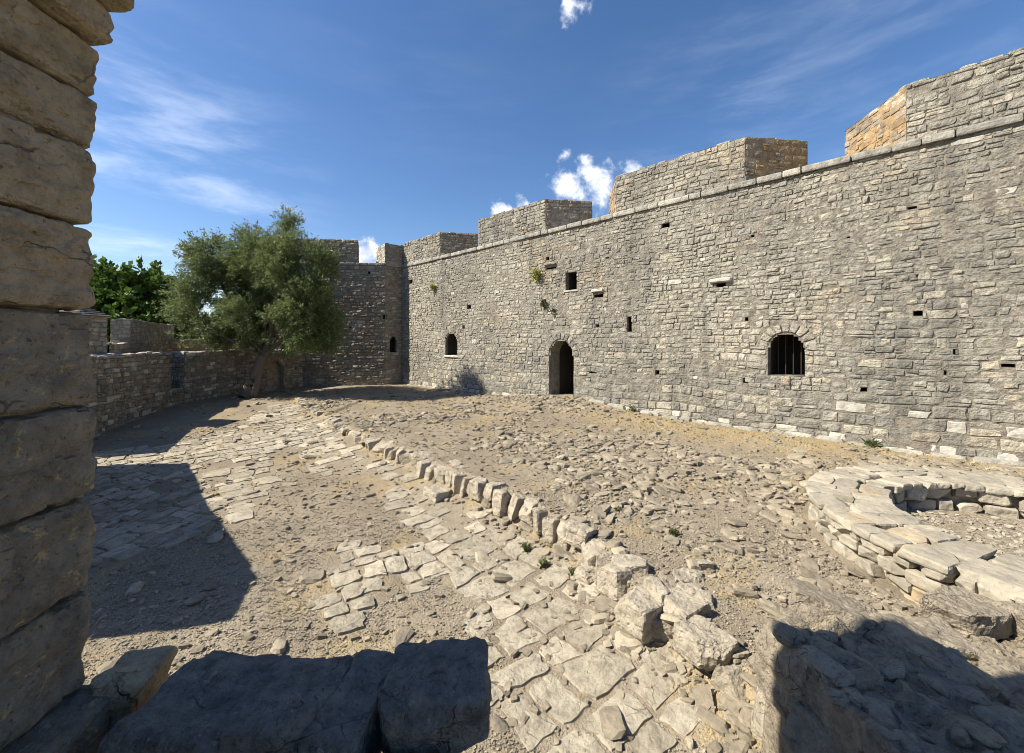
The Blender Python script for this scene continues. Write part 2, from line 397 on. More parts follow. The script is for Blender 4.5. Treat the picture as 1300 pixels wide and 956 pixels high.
class Opening:
    def __init__(s, u0, u1, v0, v1, arch=False, ring=0.0, depth=.6, sag=None, back='dark', name=None):
        s.u0, s.u1, s.v0, s.v1, s.arch, s.ring, s.depth, s.name, s.back = u0, u1, v0, v1, arch, ring, depth, name, back
        s.r = (u1-u0)/2; s.c = (u0+u1)/2; s.rh = min(s.r if sag is None else sag, v1-v0-.02)
        s.vs = v1-s.rh if arch else v1
    def half(s, v, ext=0.0):
        if v < s.v0-1e-6: return -1
        if not s.arch: return s.r if v <= s.v1 else -1
        if v <= s.vs: return s.r+(ext if ext else 0)*0
        k = (v-s.vs)/(s.rh+ext)
        return (s.r+ext)*math.sqrt(1-k*k) if k < 1 else -1
    def outline(s, n=14):
        if not s.arch: return [(s.u0, s.v0), (s.u1, s.v0), (s.u1, s.v1), (s.u0, s.v1)]
        p = [(s.u0, s.v0), (s.u1, s.v0)]
        for i in range(n+1):
            a = math.pi*i/n; p.append((s.c+s.r*math.cos(a), s.vs+s.rh*math.sin(a)))
        return p
def layout(L, z0, z1, rs, style, openings=(), z0f=None):
    """courses of stones over [0,L]x[z0,z1] -> list of quads"""
    out = []; v = z0
    while v < z1-.03:
        hmin, hmax, wmin, wmax, split = style(v)
        h = hmin+(hmax-hmin)*rs.rand()
        if v+h > z1-.05: h = z1-v
        mid = v+h/2
        u = -rs.rand()*wmax*.6
        while u < L:
            w = (wmin+(wmax-wmin)*rs.rand()**1.3)
            a, b_ = max(u, 0), min(u+w, L)
            if L-b_ < .08: b_ = L
            spans = [(a, b_)]
            for o in openings:
                hh = o.half(min(max(mid, o.v0+.001), 1e9), o.ring) if (mid > o.v0-.35*h) else -1
                if mid < o.v0 and v+h-o.v0 < .35*h: hh = -1
                if hh < 0 and o.v0 < mid < o.v1: hh = o.half(mid)
                if hh <= 0: continue
                if not o.arch and v > o.v1-.35*h: continue
                new = []
                for (p, q) in spans:
                    if q <= o.c-hh or p >= o.c+hh: new.append((p, q)); continue
                    if p < o.c-hh: new.append((p, o.c-hh))
                    if q > o.c+hh: new.append((o.c+hh, q))
                spans = new
            for (p, q) in spans:
                if q-p < .045: continue
                r = rs.rand()
                if r < split and h > .13:
                    m_ = v+h*(.35+.3*rs.rand()); out.append((p, q, v, m_)); 
                    if rs.rand() < .5 and q-p > .25:
                        k = p+(q-p)*(.35+.3*rs.rand()); out.append((p, k, m_, v+h)); out.append((k, q, m_, v+h))
                    else: out.append((p, q, m_, v+h))
                else: out.append((p, q, v, v+h))
            u = b_ if b_ == L else u+w
            if b_ == L: break
        v += h
    return out
def warped(rects, rs, jit, amp, L, z0, z1, rectz=None, seed=0.0):
    q = np.array([[(a, c), (b, c), (b, d), (a, d)] for a, b, c, d in rects], float)
    u, v = q[..., 0], q[..., 1]
    e = sstep(v, z0, z0+.3)*sstep(-v, -z1, -z1+.3)
    v2 = v+amp*e*fbm(P3(u*.45+seed, v*.8, seed), 2)*2
    j = (rs.rand(*q.shape)-.5)*2*jit
    inn = (u > .001) & (u < L-.001)
    q2 = np.stack([u+j[..., 0]*inn, v2+j[..., 1]*e], -1)
    return q2
def rubble_style(v): return (.11, .21, .14, .46, .30)
def main_style(v):
    if v < -1.35: return (.17, .26, .24, .62, .12)
    if v < .35: return (.11, .22, .13, .54, .30)
    return (.09, .21, .09, .48, .42)

class Wall:
    def __init__(s, mats): s.mb = MB(); s.mats = mats; s.seed = 1
    def face(s, a, b, z0, z1, openings=(), style=rubble_style, ms=0, mm=1, prot=(.002, .028), rough=.012, jit=.02, amp=.06, wob=.02, cell=.05, seed=None, recess=True, pick=None):
        a = np.array(a, float); b = np.array(b, float); L = np.hypot(*(b-a)); d = (b-a)/L; n = np.array([d[1], -d[0]])
        s.seed += 1; sd_ = s.seed if seed is None else seed; rs = np.random.RandomState(sd_*13+5)
        def mapf(u, v, dep):
            w = wob*fbm(P3(u*.7+sd_, v*.7, 1.7), 3)
            w = w*sstep(u, 0, .25)*sstep(L-u, 0, .25)
            D_ = dep+w
            return np.stack([a[0]+d[0]*u+n[0]*D_, a[1]+d[1]*u+n[1]*D_, v+0*u], -1)
        rects = layout(L, z0, z1, rs, style, openings)
        q = warped(rects, rs, jit, amp, L, z0, z1, seed=sd_)
        gap = .004
        if pick is None: V, Fq = caps(q, mapf, prot, rough, seed=sd_, gap=gap); s.mb.add(V, Fq, ms)
        else:
            cen = q.mean(1); lab = np.array([pick(cu, cv) for cu, cv in cen])
            for k in np.unique(lab):
                V, Fq = caps(q[lab == k], mapf, prot, rough, seed=sd_+int(k), gap=gap); s.mb.add(V, Fq, int(k))
        # voussoirs
        for o in openings:
            if o.arch and o.ring > 0:
                nn = max(7, int(math.pi*(o.r+o.ring/2)/.17)); vq = []
                for i in range(nn):
                    a0, a1 = math.pi*i/nn, math.pi*(i+1)/nn
                    def pt(an, e): return (o.c+(o.r+e)*math.cos(an), o.vs+(o.rh+e)*math.sin(an))
                    e = o.ring*(.85+.3*rs.rand())
                    vq.append([pt(a0, 0), pt(a0, e), pt(a1, e), pt(a1, 0)])
                V, Fq = caps(np.array(vq), mapf, (.02, .04), rough*.6, seed=sd_+77, gap=.006); s.mb.add(V, Fq, ms)
        # mortar sheet with holes
        nu = max(3, int(L/cell)); nv = max(3, int((z1-z0)/cell))
        us = np.linspace(0, L, nu); vs = np.linspace(z0, z1, nv)
        for o in openings:
            for e in (o.u0, o.u1):
                if 0 < e < L: us[np.argmin(abs(us-e))] = e
            for e in (o.v0, o.v1):
                if z0 < e < z1: vs[np.argmin(abs(vs-e))] = e
        U, Vv = np.meshgrid(us, vs, indexing='ij')
        dep = -.003+.010*fbm(P3(U*6, Vv*6, sd_), 2)+.014*fbm(P3(U*1.5, Vv*1.5, sd_+5), 2)
        pts = mapf(U, Vv, dep); f = gridfaces(nu, nv)
        keep = np.ones((nu-1, nv-1), bool)
        for o in openings:
            def ins(u, v):
                h = np.vectorize(lambda q_: float(o.half(q_)), otypes=[float])(v); return (np.abs(u-o.c) <= h+1e-4)
            iu = (us > o.u0-.2) & (us < o.u1+.2); iv = (vs > o.v0-.2) & (vs < o.v1+.2)
            I = np.zeros(U.shape, bool); ix = np.ix_(iu, iv); I[ix] = ins(U[ix], np.clip(Vv[ix], o.v0 if False else -1e9, 1e9))
            keep &= ~(I[:-1, :-1] & I[1:, :-1] & I[:-1, 1:] & I[1:, 1:])
        s.mb.add(pts, f[keep.ravel()], mm)
        if recess:
            for o in openings:
                ol = np.array(o.outline()); k = len(ol); M_ = 5
                rows = []
                for j in range(M_):
                    dd = -o.depth*j/(M_-1)+(.004 if j == 0 else 0)
                    x = ol[:, 0]; y = ol[:, 1]
                    p = mapf(x, y, np.full(k, dd)); rows.append(p)
                V = np.concatenate(rows); fs = []
                for j in range(M_-1):
                    fs = [(j*k+i, j*k+(i+1) % k, (j+1)*k+(i+1) % k, (j+1)*k+i) for i in range(k)]
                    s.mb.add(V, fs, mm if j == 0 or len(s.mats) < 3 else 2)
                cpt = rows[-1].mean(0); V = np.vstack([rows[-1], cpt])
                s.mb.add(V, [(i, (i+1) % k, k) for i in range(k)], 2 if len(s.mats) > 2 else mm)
        return mapf, L
    def top(s, quad, z, ms=0, mm=1, size=.4, prot=(.01, .07), rough=.015, z2=None):
        """quad: 4 plan points ccw"""
        q = np.array(quad, float); s.seed += 1; rs = np.random.RandomState(s.seed*7+1)
        la = np.hypot(*(q[1]-q[0])); lb = np.hypot(*(q[3]-q[0]))
        def mapf(u, v, dep):
            A = u/la; B = v/lb
            x = (1-A)*(1-B)*q[0, 0]+A*(1-B)*q[1, 0]+A*B*q[2, 0]+(1-A)*B*q[3, 0]
            y = (1-A)*(1-B)*q[0, 1]+A*(1-B)*q[1, 1]+A*B*q[2, 1]+(1-A)*B*q[3, 1]
            return np.stack([x, y, z+dep+.02*fbm(P3(u, v, s.seed), 2)], -1)
        rects = layout(la, 0, lb, rs, lambda v: (size*.5, size, size*.6, size*1.4, .1))
        qq = warped(rects, rs, .015, .0, la, 0, lb)
        V, Fq = caps(qq, mapf, prot, rough, seed=s.seed); s.mb.add(V, Fq, ms)
        U, Vv = np.meshgrid([0, la/2, la], [0, lb/2, lb], indexing='ij')
        s.mb.add(mapf(U, Vv, 0*U), gridfaces(3, 3), mm)
    def prism(s, plan, z0, z1, faces=None, **kw):
        """plan ccw; outward = right of travel"""
        n = len(plan)
        for i in range(n):
            if faces is None or i in faces: s.face(plan[i], plan[(i+1) % n], z0, z1, **kw)
            else:
                a, b = plan[i], plan[(i+1) % n]
                s.mb.add([(a[0], a[1], z0), (b[0], b[1], z0), (b[0], b[1], z1), (a[0], a[1], z1)], [(0, 1, 2, 3)], kw.get('mm', 1))
        if n == 4: s.top(plan, z1, ms=kw.get('ms', 0), mm=kw.get('mm', 1))
    def sheet(s, pts, m=1): s.mb.add(pts, [(0, 1, 2, 3)], m)
    def build(s, name, parent=None, **kw): return s.mb.build(name, s.mats, parent, **kw)

def W2(s_, out=0.0):                       # main wall coordinates -> plan (out>0 toward the courtyard)
    p = P0+D*s_+N*out; return (p[0], p[1])
WL = 27.0; CZ = 4.13                       # length, top of the plain wall
ops = []
def rect_px(x0, y0, x1, y1, depth=.45, **k):
    xm = (x0+x1)/2
    ops.append(Opening(wall_pt(x0), wall_pt(x1), wz(xm, y1), wz(xm, y0), depth=depth, **k))
    return ops[-1]
def arch_px(x0, y0, x1, y1, depth, ring, sag=None, **k):
    xm = (x0+x1)/2
    ops.append(Opening(wall_pt(x0), wall_pt(x1), wz(xm, y1), wz(xm, y0), True, ring, depth, sag, **k)); return ops[-1]
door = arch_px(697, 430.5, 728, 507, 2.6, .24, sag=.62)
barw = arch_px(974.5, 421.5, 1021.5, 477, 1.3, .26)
archw = arch_px(565.5, 422, 580.5, 451, .55, .2)
upw = rect_px(718, 345, 732, 368, .8)
for r in ((754, 371, 766, 381), (688, 378, 693, 387), (692, 338, 706, 342), (796, 402, 802, 421), (839.5, 283, 850, 291), (843, 310, 849, 317),
          (839, 371.5, 843, 376), (836.5, 405, 842, 409), (909, 359, 921, 366), (831.5, 470, 837, 477), (748, 470.5, 758, 474),
          (945.5, 402, 951.5, 409), (943, 479, 950, 487), (1092, 488, 1101, 497.5), (1159, 394.5, 1171, 400.5), (1210, 443, 1216, 449.5),
          (1271, 462, 1289, 466), (1198, 466, 1201.5, 476), (1152, 262, 1164, 267), (1161.5, 343, 1173.5, 352), (519, 355, 524, 360),
          (593, 387, 598, 392), (587, 413, 590, 417), (953, 298, 958, 301), (757, 412, 761, 415), (693, 326, 697, 330), (1213, 291, 1219, 296),
          (769, 325, 773, 328), (1240, 380, 1246, 384), (1075, 300, 1080, 303)):
    rect_px(*r)
root = empty('castle_wall', (*W2(0), -2.4), 'tall grey stone fortress wall along the right, with cornice, merlons, doorway and barred window', 'fortress wall')
def P(o): o.parent = root; o.matrix_parent_inverse = root.matrix_world.inverted(); o.location = o.location; return o
def child(o, r):
    o.parent = r; o.location = Vector(o.location)-Vector(r.location); return o
w = Wall([M['wall'], M['mortar'], M['dark'], M['tan'], M['cap']])
_r = np.random.RandomState(3)
def pick_main(u, v):
    if v < -2.1 and _r.rand() < .5: return 4
    if 19 < u < 23 and -1.75 < v < -1.45 and _r.rand() < .35: return 4
    if _r.rand() < .012: return 4
    return 0
w.face(W2(0), W2(WL), -2.9, CZ, ops, main_style, pick=pick_main, seed=11, rough=.020, prot=(-.002, .026), wob=.04)
a, b = W2(WL), W2(WL, -3)
w.sheet([(*a, -2.9), (*b, -2.9), (*b, CZ), (*a, CZ)])
a, b = W2(WL, -3), W2(-1.5, -3)
w.sheet([(*a, -2.9), (*b, -2.9), (*b, CZ), (*a, CZ)])
w.top([W2(-1.0, 0), W2(WL, 0), W2(WL, -3), W2(-1.0, -3)], CZ, size=.6, prot=(.0, .03))
child(w.build('masonry'), root)
# cornice: a projecting string course
def strip_course(mb, a, b, z, h, out, depth, rs, wmin=.35, wmax=.75, m=0):
    a = np.array(a); b = np.array(b); L = np.hypot(*(b-a)); d = (b-a)/L; n = np.array([d[1], -d[0]]); u = 0
    while u < L:
        ww = min(wmin+(wmax-wmin)*rs.rand(), L-u)
        if L-u-ww < .15: ww = L-u
        V, Fq = box_stone((ww-.004, depth, h), (8, 5, 4), rs, .010, .02)
        o = out+.02*(rs.rand()-.5)
        c = a+d*(u+ww/2)+n*(o-depth/2)
        X = V[:, 0]*d[0]-V[:, 1]*n[0]; Y = V[:, 0]*d[1]-V[:, 1]*n[1]
        mb.add(np.stack([c[0]+X, c[1]+Y, z+h/2+V[:, 2]+.012*(rs.rand()-.5)], 1), Fq, m); u += ww
_cube = {}
def cube_grid(n):
    if n in _cube: return _cube[n]
    nx, ny, nz = n; idx = {}; V = []; Fq = []
    def vid(i, j, k):
        if (i, j, k) not in idx: idx[(i, j, k)] = len(V); V.append((i/nx*2-1, j/ny*2-1, k/nz*2-1))
        return idx[(i, j, k)]
    for i in range(nx):
        for j in range(ny):
            Fq.append((vid(i, j, 0), vid(i, j+1, 0), vid(i+1, j+1, 0), vid(i+1, j, 0)))
            Fq.append((vid(i, j, nz), vid(i+1, j, nz), vid(i+1, j+1, nz), vid(i, j+1, nz)))
    for i in range(nx):
        for k in range(nz):
            Fq.append((vid(i, 0, k), vid(i+1, 0, k), vid(i+1, 0, k+1), vid(i, 0, k+1)))
            Fq.append((vid(i, ny, k), vid(i, ny, k+1), vid(i+1, ny, k+1), vid(i+1, ny, k)))
    for j in range(ny):
        for k in range(nz):
            Fq.append((vid(0, j, k), vid(0, j, k+1), vid(0, j+1, k+1), vid(0, j+1, k)))
            Fq.append((vid(nx, j, k), vid(nx, j+1, k), vid(nx, j+1, k+1), vid(nx, j, k+1)))
    _cube[n] = (np.array(V), np.array(Fq)); return _cube[n]
def box_stone(dim, n, rs, rough=.02, rnd=.25, shear=.0, freq=4.0, chips=0, ridge=0.0):
    """rounded, noisy, chipped block centred on the origin"""
    V, Fq = cube_grid(n); V = V.copy()
    p = 6/(.3+rnd*6)+1.2
    k = np.max(np.abs(V), 1, keepdims=True); r = (np.sum(np.abs(V)**p, 1, keepdims=True))**(1/p)
    V = V*(k/np.maximum(r, 1e-6))
    half = np.array(dim)/2; W_ = V*half
    for c in range(chips):
        nrm = rs.randn(3); nrm /= np.linalg.norm(nrm); ex = np.sum(np.abs(nrm)*half)
        dd = ex*(.52+.30*rs.rand()); t_ = W_@nrm-dd
        W_ = W_-np.clip(t_, 0, None)[:, None]*nrm
    off = rs.rand(3)*90
    nn = W_/np.maximum(np.linalg.norm(W_, axis=1, keepdims=True), 1e-6)
    dsp = rough*(fbm(W_*freq+off, 4, .55)*1.8)
    if ridge: dsp = dsp+ridge*ridged(W_*np.array([1., 1., 2.6])*freq*.7+off[::-1], 3)
    W_ = W_+nn*dsp[:, None]
    if shear:
        sh = (rs.rand(2)-.5)*shear*2; W_[:, 0] += W_[:, 2]*sh[0]; W_[:, 1] += W_[:, 0]*sh[1]
    return W_, Fq
mb = MB(); rs = np.random.RandomState(5)
strip_course(mb, W2(0), W2(WL), CZ-.0, .155, .075, .5, rs, .3, .95)
child(mb.build('cornice', [M['cornice']]), root)
# merlons: wide to the outside, splayed embrasures between
EMB = 1.15; MD = 1.5; MZ0 = CZ+.13; MZ1 = 5.48
for i, (a, b) in enumerate(((.25, 3.6), (6.5, 10.4), (13.45, 17.3), (20.4, 24.3))):
    w = Wall([M['wall'], M['mortar'], M['tan'], M['brown']])
    A, B_, C, E = W2(a, -.02), W2(b, -.02), W2(b+EMB, -MD), W2(max(a-EMB, -.6), -MD)
    w.face(A, B_, MZ0, MZ1, prot=(.003, .035), seed=30+i)
    tan_frac = (.12, .18, .55, .5)[i]
    rr = np.random.RandomState(i+60)
    def pk(u, v, tf=tan_frac, rr=rr):
        q = rr.rand()
        near = fbm(P3(u*1.2, v*1.2, i*3.), 2)
        return 2 if (near+tf*1.6-.55+.25*q) > .12 and tf > .3 and u > .4 else (3 if q < .6 else 0)
    w.face(B_, C, MZ0, MZ1, pick=pk, seed=40+i, mm=3 if i < 2 else 2)
    w.face(C, E, MZ0, MZ1, seed=50+i)
    def pk2(u, v, tf=tan_frac, rr=rr): return 2 if rr.rand() < (.62 if v < MZ1-.35 else .2) else 3
    w.face(E, A, MZ0, MZ1, pick=pk2, seed=60+i, mm=2)
    w.top([A, B_, C, E], MZ1, ms=0, size=.4, prot=(.0, .07))
    child(w.build('merlon'), root)
# doorway sill, window bars, lintels, corbel stones
def tube(pts, rad, seg=8, cap=True):
    pts = np.array(pts, float); rad = np.broadcast_to(rad, len(pts)); V = []; n = len(pts)
    for i, p in enumerate(pts):
        t_ = pts[min(i+1, n-1)]-pts[max(i-1, 0)]; t_ /= np.linalg.norm(t_)+1e-9
        a = np.cross(t_, (0, 0, 1.) if abs(t_[2]) < .9 else (1., 0, 0)); a /= np.linalg.norm(a); b = np.cross(t_, a)
        for k in range(seg):
            an = 2*math.pi*k/seg; V.append(p+rad[i]*(a*math.cos(an)+b*math.sin(an)))
    f = [(i*seg+k, i*seg+(k+1) % seg, (i+1)*seg+(k+1) % seg, (i+1)*seg+k) for i in range(n-1) for k in range(seg)]
    V = np.array(V); 
    return V, np.array(f)
def w3(s_, out, z): p = W2(s_, out); return np.array([p[0], p[1], z])
for k in range(4):
    u = barw.u0+(barw.u1-barw.u0)*(k+.9)/4.7
    mb = MB(); V, f = tube([w3(u, -.42, barw.v0-.02), w3(u, -.42, (barw.v0+barw.v1)/2), w3(u, -.42, barw.v1)], .013, 6); mb.add(V, f)
    child(mb.build('window_bar', [M['iron']]), root)
def lintel(name, o, over=.12, h=.14, out=.08, below=False, mat='cap', seed=1):
    rs = np.random.RandomState(seed); V, Fq = box_stone((o.u1-o.u0+2*over, .5, h), (10, 5, 4), rs, .012, .15, chips=1)
    z = (o.v0-h/2-.0) if below else (o.v1+h/2)
    c = w3(o.c, out-.25, z); X = V[:, 0:1]*D[None]+V[:, 1:2]*(-N[None])
    mb = MB(); mb.add(np.column_stack([c[0]+X[:, 0], c[1]+X[:, 1], c[2]+V[:, 2]]), Fq)
    child(mb.build(name, [M[mat]]), root)
lintel('window_sill', barw, -.28, .26, .05, True, 'rock', 4)
lintel('window_sill', archw, .16, .12, .07, True, 'cap', 5)
lintel('door_sill', door, .25, .12, .22, True, 'cap', 6)
lintel('lintel', ops[4], .12, .12, .09, False, 'cap', 7)
lintel('lintel', ops[12], .18, .13, .12, False, 'cap', 8)
lintel('lintel', ops[6], .02, .12, .10, False, 'wall', 9)
lintel('window_sill', upw, .10, .08, .04, True, 'cap', 10)
# footing of pale stones showing at the wall foot
mb = MB(); rs = np.random.RandomState(15); u = .4
while u < 25:
    ww = .35+.45*rs.rand()
    p = W2(u+ww/2, .03); zt = float(terrain(p[0], p[1]))
    if rs.rand() < .86 and not (door.u0-.1 < u+ww/2 < door.u1+.1):
        V, Fq = box_stone((ww-.02, .3, .3), (6, 3, 4), rs, .014, .2, chips=1)
        o = -.08+.07*rs.rand(); c = W2(u+ww/2, o); X = V[:, 0:1]*D[None]+V[:, 1:2]*(-N[None])
        mb.add(np.column_stack([c[0]+X[:, 0], c[1]+X[:, 1], zt-.10+.05*rs.rand()+V[:, 2]]), Fq)
    u += ww
child(mb.build('footing', [M['cornice']]), root)

# ------------------------------------------------------------------ back wall (short shaded facet + long wall lit at a glancing angle)
BF = 1.02; Q1 = P0+N*BF; BD = np.array([-.9925, -.1225]); BD /= np.linalg.norm(BD)
root = empty('back_wall', (Q1[0], Q1[1], -2.4), 'dark brown grey stone wall closing the courtyard behind the olive tree', 'fortress wall')
w = Wall([M['brown'], M['mortar'], M['dark'], M['wall'], M['cap']])
BL = 6.9; Q2 = Q1+BD*BL
nb = np.array([-BD[1], BD[0]])   # outward (toward the courtyard) for travel Q2->Q1
def bpt(t_, back=0.0):
    p = Q1+BD*t_-(-np.array([BD[1], -BD[0]]))*0; n_ = np.array([-BD[1]*-1, BD[0]*-1])
    nn_ = np.array([BD[1]*-1, BD[0]]);
    if nn_[1] > 0: nn_ = -nn_
    p = Q1+BD*t_-nn_*back; return (p[0], p[1])
def bx_t(x):
    px = (x-650)/F; return (Q1[0]-px*Q1[1])/(px*BD[1]-BD[0])
def bz(x, y): t_ = bx_t(x); return (434-y)/F*(Q1[1]+BD[1]*t_)
bo = []
for (x0, y0, x1, y1) in ((486, 400, 491, 405), (443, 415, 446, 418), (467, 345, 470, 348)):
    ta, tb = bx_t(x0), bx_t(x1); bo.append(Opening(BL-ta, BL-tb, bz(488, y1), bz(488, y0), depth=.4))
def dark_style(v): return (.12, .22, .16, .5, .28)
rr = np.random.RandomState(8)
w.face(bpt(BL), bpt(0), -2.9, CZ, bo, dark_style, seed=70, pick=lambda u, v: 0 if rr.rand() < .62 else 3, prot=(.01, .05), rough=.016)
sl = Opening(.28, .70, wz(503, 448), wz(503, 427), True, .14, .5)
w.face(bpt(0), (P0[0], P0[1]), -2.9, CZ, [sl], main_style, seed=71, ms=0)  # brown stone used here to deepen the facet's shade by colour
w.face(bpt(BL, 2.6), bpt(BL), -2.9, CZ, (), dark_style, seed=72)
a = bpt(BL, 2.6); b = bpt(-3, 2.6); w.sheet([(*a, -2.9), (*b, -2.9), (*b, CZ), (*a, CZ)])
w.top([bpt(BL), bpt(0), bpt(-1.0, 2.6), bpt(BL, 2.6)], CZ, size=.6, prot=(0, .03), ms=3)
w.top([(P0[0], P0[1]), W2(.6, -.6), bpt(-1.0, 1.5), bpt(0)], CZ+.002, size=.6, prot=(0, .03), ms=3)
child(w.build('masonry'), root)
mb = MB(); rs = np.random.RandomState(6)
strip_course(mb, bpt(BL), bpt(0), CZ, .14, .06, .5, rs, .4, .9)
strip_course(mb, bpt(0), (P0[0], P0[1]), CZ, .14, .06, .5, rs, .3, .5)
child(mb.build('cornice', [M['wall']]), root)
w = Wall([M['brown'], M['mortar'], M['tan'], M['wall']])
t0, t1 = bx_t(454), BL-.15
pl = [bpt(t1), bpt(t0), bpt(t0+.25, 1.3), bpt(t1, 1.5)]
w.face(pl[0], pl[1], MZ0, MZ1, seed=80, prot=(.008, .05)); w.face(pl[1], pl[2], MZ0, MZ1, seed=81); w.face(pl[2], pl[3], MZ0, MZ1, seed=82); w.face(pl[3], pl[0], MZ0, MZ1, seed=83)
w.top(pl, MZ1, size=.4, prot=(0, .06)); child(w.build('merlon'), root)
w = Wall([M['wall'], M['mortar'], M['tan'], M['cap']])
A = bpt(.0, .02); B_ = (P0[0]+.05, P0[1]+.03); C = W2(.2, -1.3)
pl = [A, B_, C, bpt(.72, 1.35)]
w.face(A, B_, MZ0, 5.36, seed=84); w.face(B_, C, MZ0, 5.36, seed=85); w.face(C, pl[3], MZ0, 5.36, seed=86); w.face(pl[3], A, MZ0, 5.36, seed=87, ms=3)  # sunlit left flank painted paler, using the cap stone
w.top(pl, 5.36, size=.3, prot=(0, .06)); child(w.build('merlon'), root)

# ------------------------------------------------------------------ low parapet round the left side
root = empty('parapet_wall', (-13.2, 15.9, -2.6), 'low brown rubble parapet wall curving behind the olive tree, with a notch', 'wall')
PT = -.42; TH = .85
def off(a, b, t_):
    a = np.array(a); b = np.array(b); d = (b-a)/np.hypot(*(b-a)); n = np.array([d[1], -d[0]]); return n*t_
A0 = (-10.9, 9.6); A1 = (-11.75, 11.6); A2 = (-13.2, 15.85); A3 = (-13.25, 16.55); A4 = (-12.65, 18.75); A5 = (-11.95, 19.8); A6 = bpt(bx_t(384))
# travel so that the courtyard is on the right: from A0 northwards the courtyard (+x) is on the right
w = Wall([M['brown'], M['mortar'], M['brown'], M['cap'], M['wall']])
rr = np.random.RandomState(18)
pk = lambda u, v: (4 if rr.rand() < .3 else (3 if rr.rand() < .10 else 0))
def thick(a, b, zt, seed, ends=(True, True), ops_=(), z0=-3.0):
    a = np.array(a); b = np.array(b); o = -off(a, b, TH)
    w.face(a, b, z0, zt, ops_, seed=seed, pick=pk, prot=(.01, .06), rough=.018)
    w.face(b+o, a+o, z0, zt, seed=seed+1, cell=.2)
    if ends[0]: w.face(a+o, a, z0, zt, seed=seed+2, pick=lambda u, v: 3 if rr.rand() < .6 else 0)
    if ends[1]: w.face(b, b+o, z0, zt, seed=seed+3, pick=lambda u, v: 3 if rr.rand() < .6 else 0)
    w.top([a, b, b+o, a+o], zt, ms=3, size=.35, prot=(.0, .07))
thick(A0, A1, PT+.02, 100); thick(A1, A2, PT, 104)
thick(A2, A3, -1.90, 108, (False, False))
thick(A3, A4, PT-.02, 112); 
thick(A4, A5, PT+.02, 116, (False, False))
La = math.hypot(A6[0]-A5[0], A6[1]-A5[1])
niche = Opening(.12, 1.0, -2.45, -.92, True, .16, .28)
thick(A5, A6, PT-.02, 120, (False, False), [niche])
child(w.build('masonry'), root)

# outer parapet beyond it
root = empty('outer_wall', (-15, 18, -3), 'darker outer wall behind the low parapet carrying one broad merlon', 'wall')
w = Wall([M['brown'], M['mortar'], M['dark'], M['cap'], M['wall']])
O1 = (-13.05, 13.3); O2 = (-16.1, 18.9); O3 = (-15.9, 22.6); O4 = (-12.3, 25.5)
w.face(O1, O2, -3, -.08, seed=130, ms=0); w.face(O2, O3, -3, .08, seed=131, ms=0); w.face(O3, O4, -3, .08, seed=132, ms=0)
def outp(a, b, t_): o = off(a, b, t_); return o
o12 = -off(O1, O2, 1.0); o23 = -off(O2, O3, 1.0); o34 = -off(O3, O4, 1.0)
w.top([O1, O2, np.array(O2)+o12, np.array(O1)+o12], -.08, ms=0, prot=(0, .05)); w.top([O2, O3, np.array(O3)+o23, np.array(O2)+o23], .08, ms=0); w.top([O3, O4, np.array(O4)+o34, np.array(O3)+o34], .08, ms=0)
for a, b, o in ((O1, O2, o12), (O2, O3, o23), (O3, O4, o34)):
    a2 = np.array(a)+o; b2 = np.array(b)+o; w.sheet([(*b2, -3.5), (*a2, -3.5), (*a2, -.05), (*b2, -.05)])
child(w.build('masonry'), root)
w = Wall([M['brown'], M['mortar'], M['dark'], M['cap'], M['wall']])
d12 = (np.array(O2)-np.array(O1)); d12 = d12/np.hypot(*d12)
def on12(x):
    px = (x-650)/F; a = np.array(O1); return a+d12*((a[0]-px*a[1])/(px*d12[1]-d12[0]))
a = on12(166); b = on12(221); pl = [a, b, b+o12*.55, a+o12*.55]
w.face(pl[0], pl[1], -.08, .80, seed=140, pick=lambda u, v: 0 if rr.rand() < .6 else 4); w.face(pl[1], pl[2], -.08, .80, seed=141); w.face(pl[2], pl[3], -.08, .80, seed=142); w.face(pl[3], pl[0], -.08, .80, seed=143, ms=4)
w.top(pl, .80, ms=4, size=.35); child(w.build('merlon'), root)

# small turret with a slate cap
root = empty('turret', (-12.95, 12.35, -3), 'small square stone turret with slate cap and slit, beyond the left pillar', 'turret')
w = Wall([M['kerb'], M['mortar'], M['dark'], M['wall']])
tx, ty = -13.0, 12.35; hs = .40
pl = [(tx-hs, ty-hs), (tx+hs, ty-hs), (tx+hs, ty+hs), (tx-hs, ty+hs)]
slit = Opening(.42, .62, .15, .42, depth=.4)
for i in range(4):
    w.face(pl[i], pl[(i+1) % 4], -3, .78, [slit] if i == 0 else (), seed=150+i, style=lambda v: (.12, .18, .2, .4, .05), pick=lambda u, v: 0 if v > -.3 and rr.rand() < .8 else 3)
child(w.build('masonry'), root)
mb = MB(); rs = np.random.RandomState(9)
for k in range(5):
    sz = 2*(hs+.12)*(1-k*.17); V, Fq = box_stone((sz, sz, .07), (8, 8, 2), rs, .012, .15); mb.add(V+np.array([tx, ty, .80+k*.055]), Fq)
child(mb.build('cap', [M['slate']]), root)

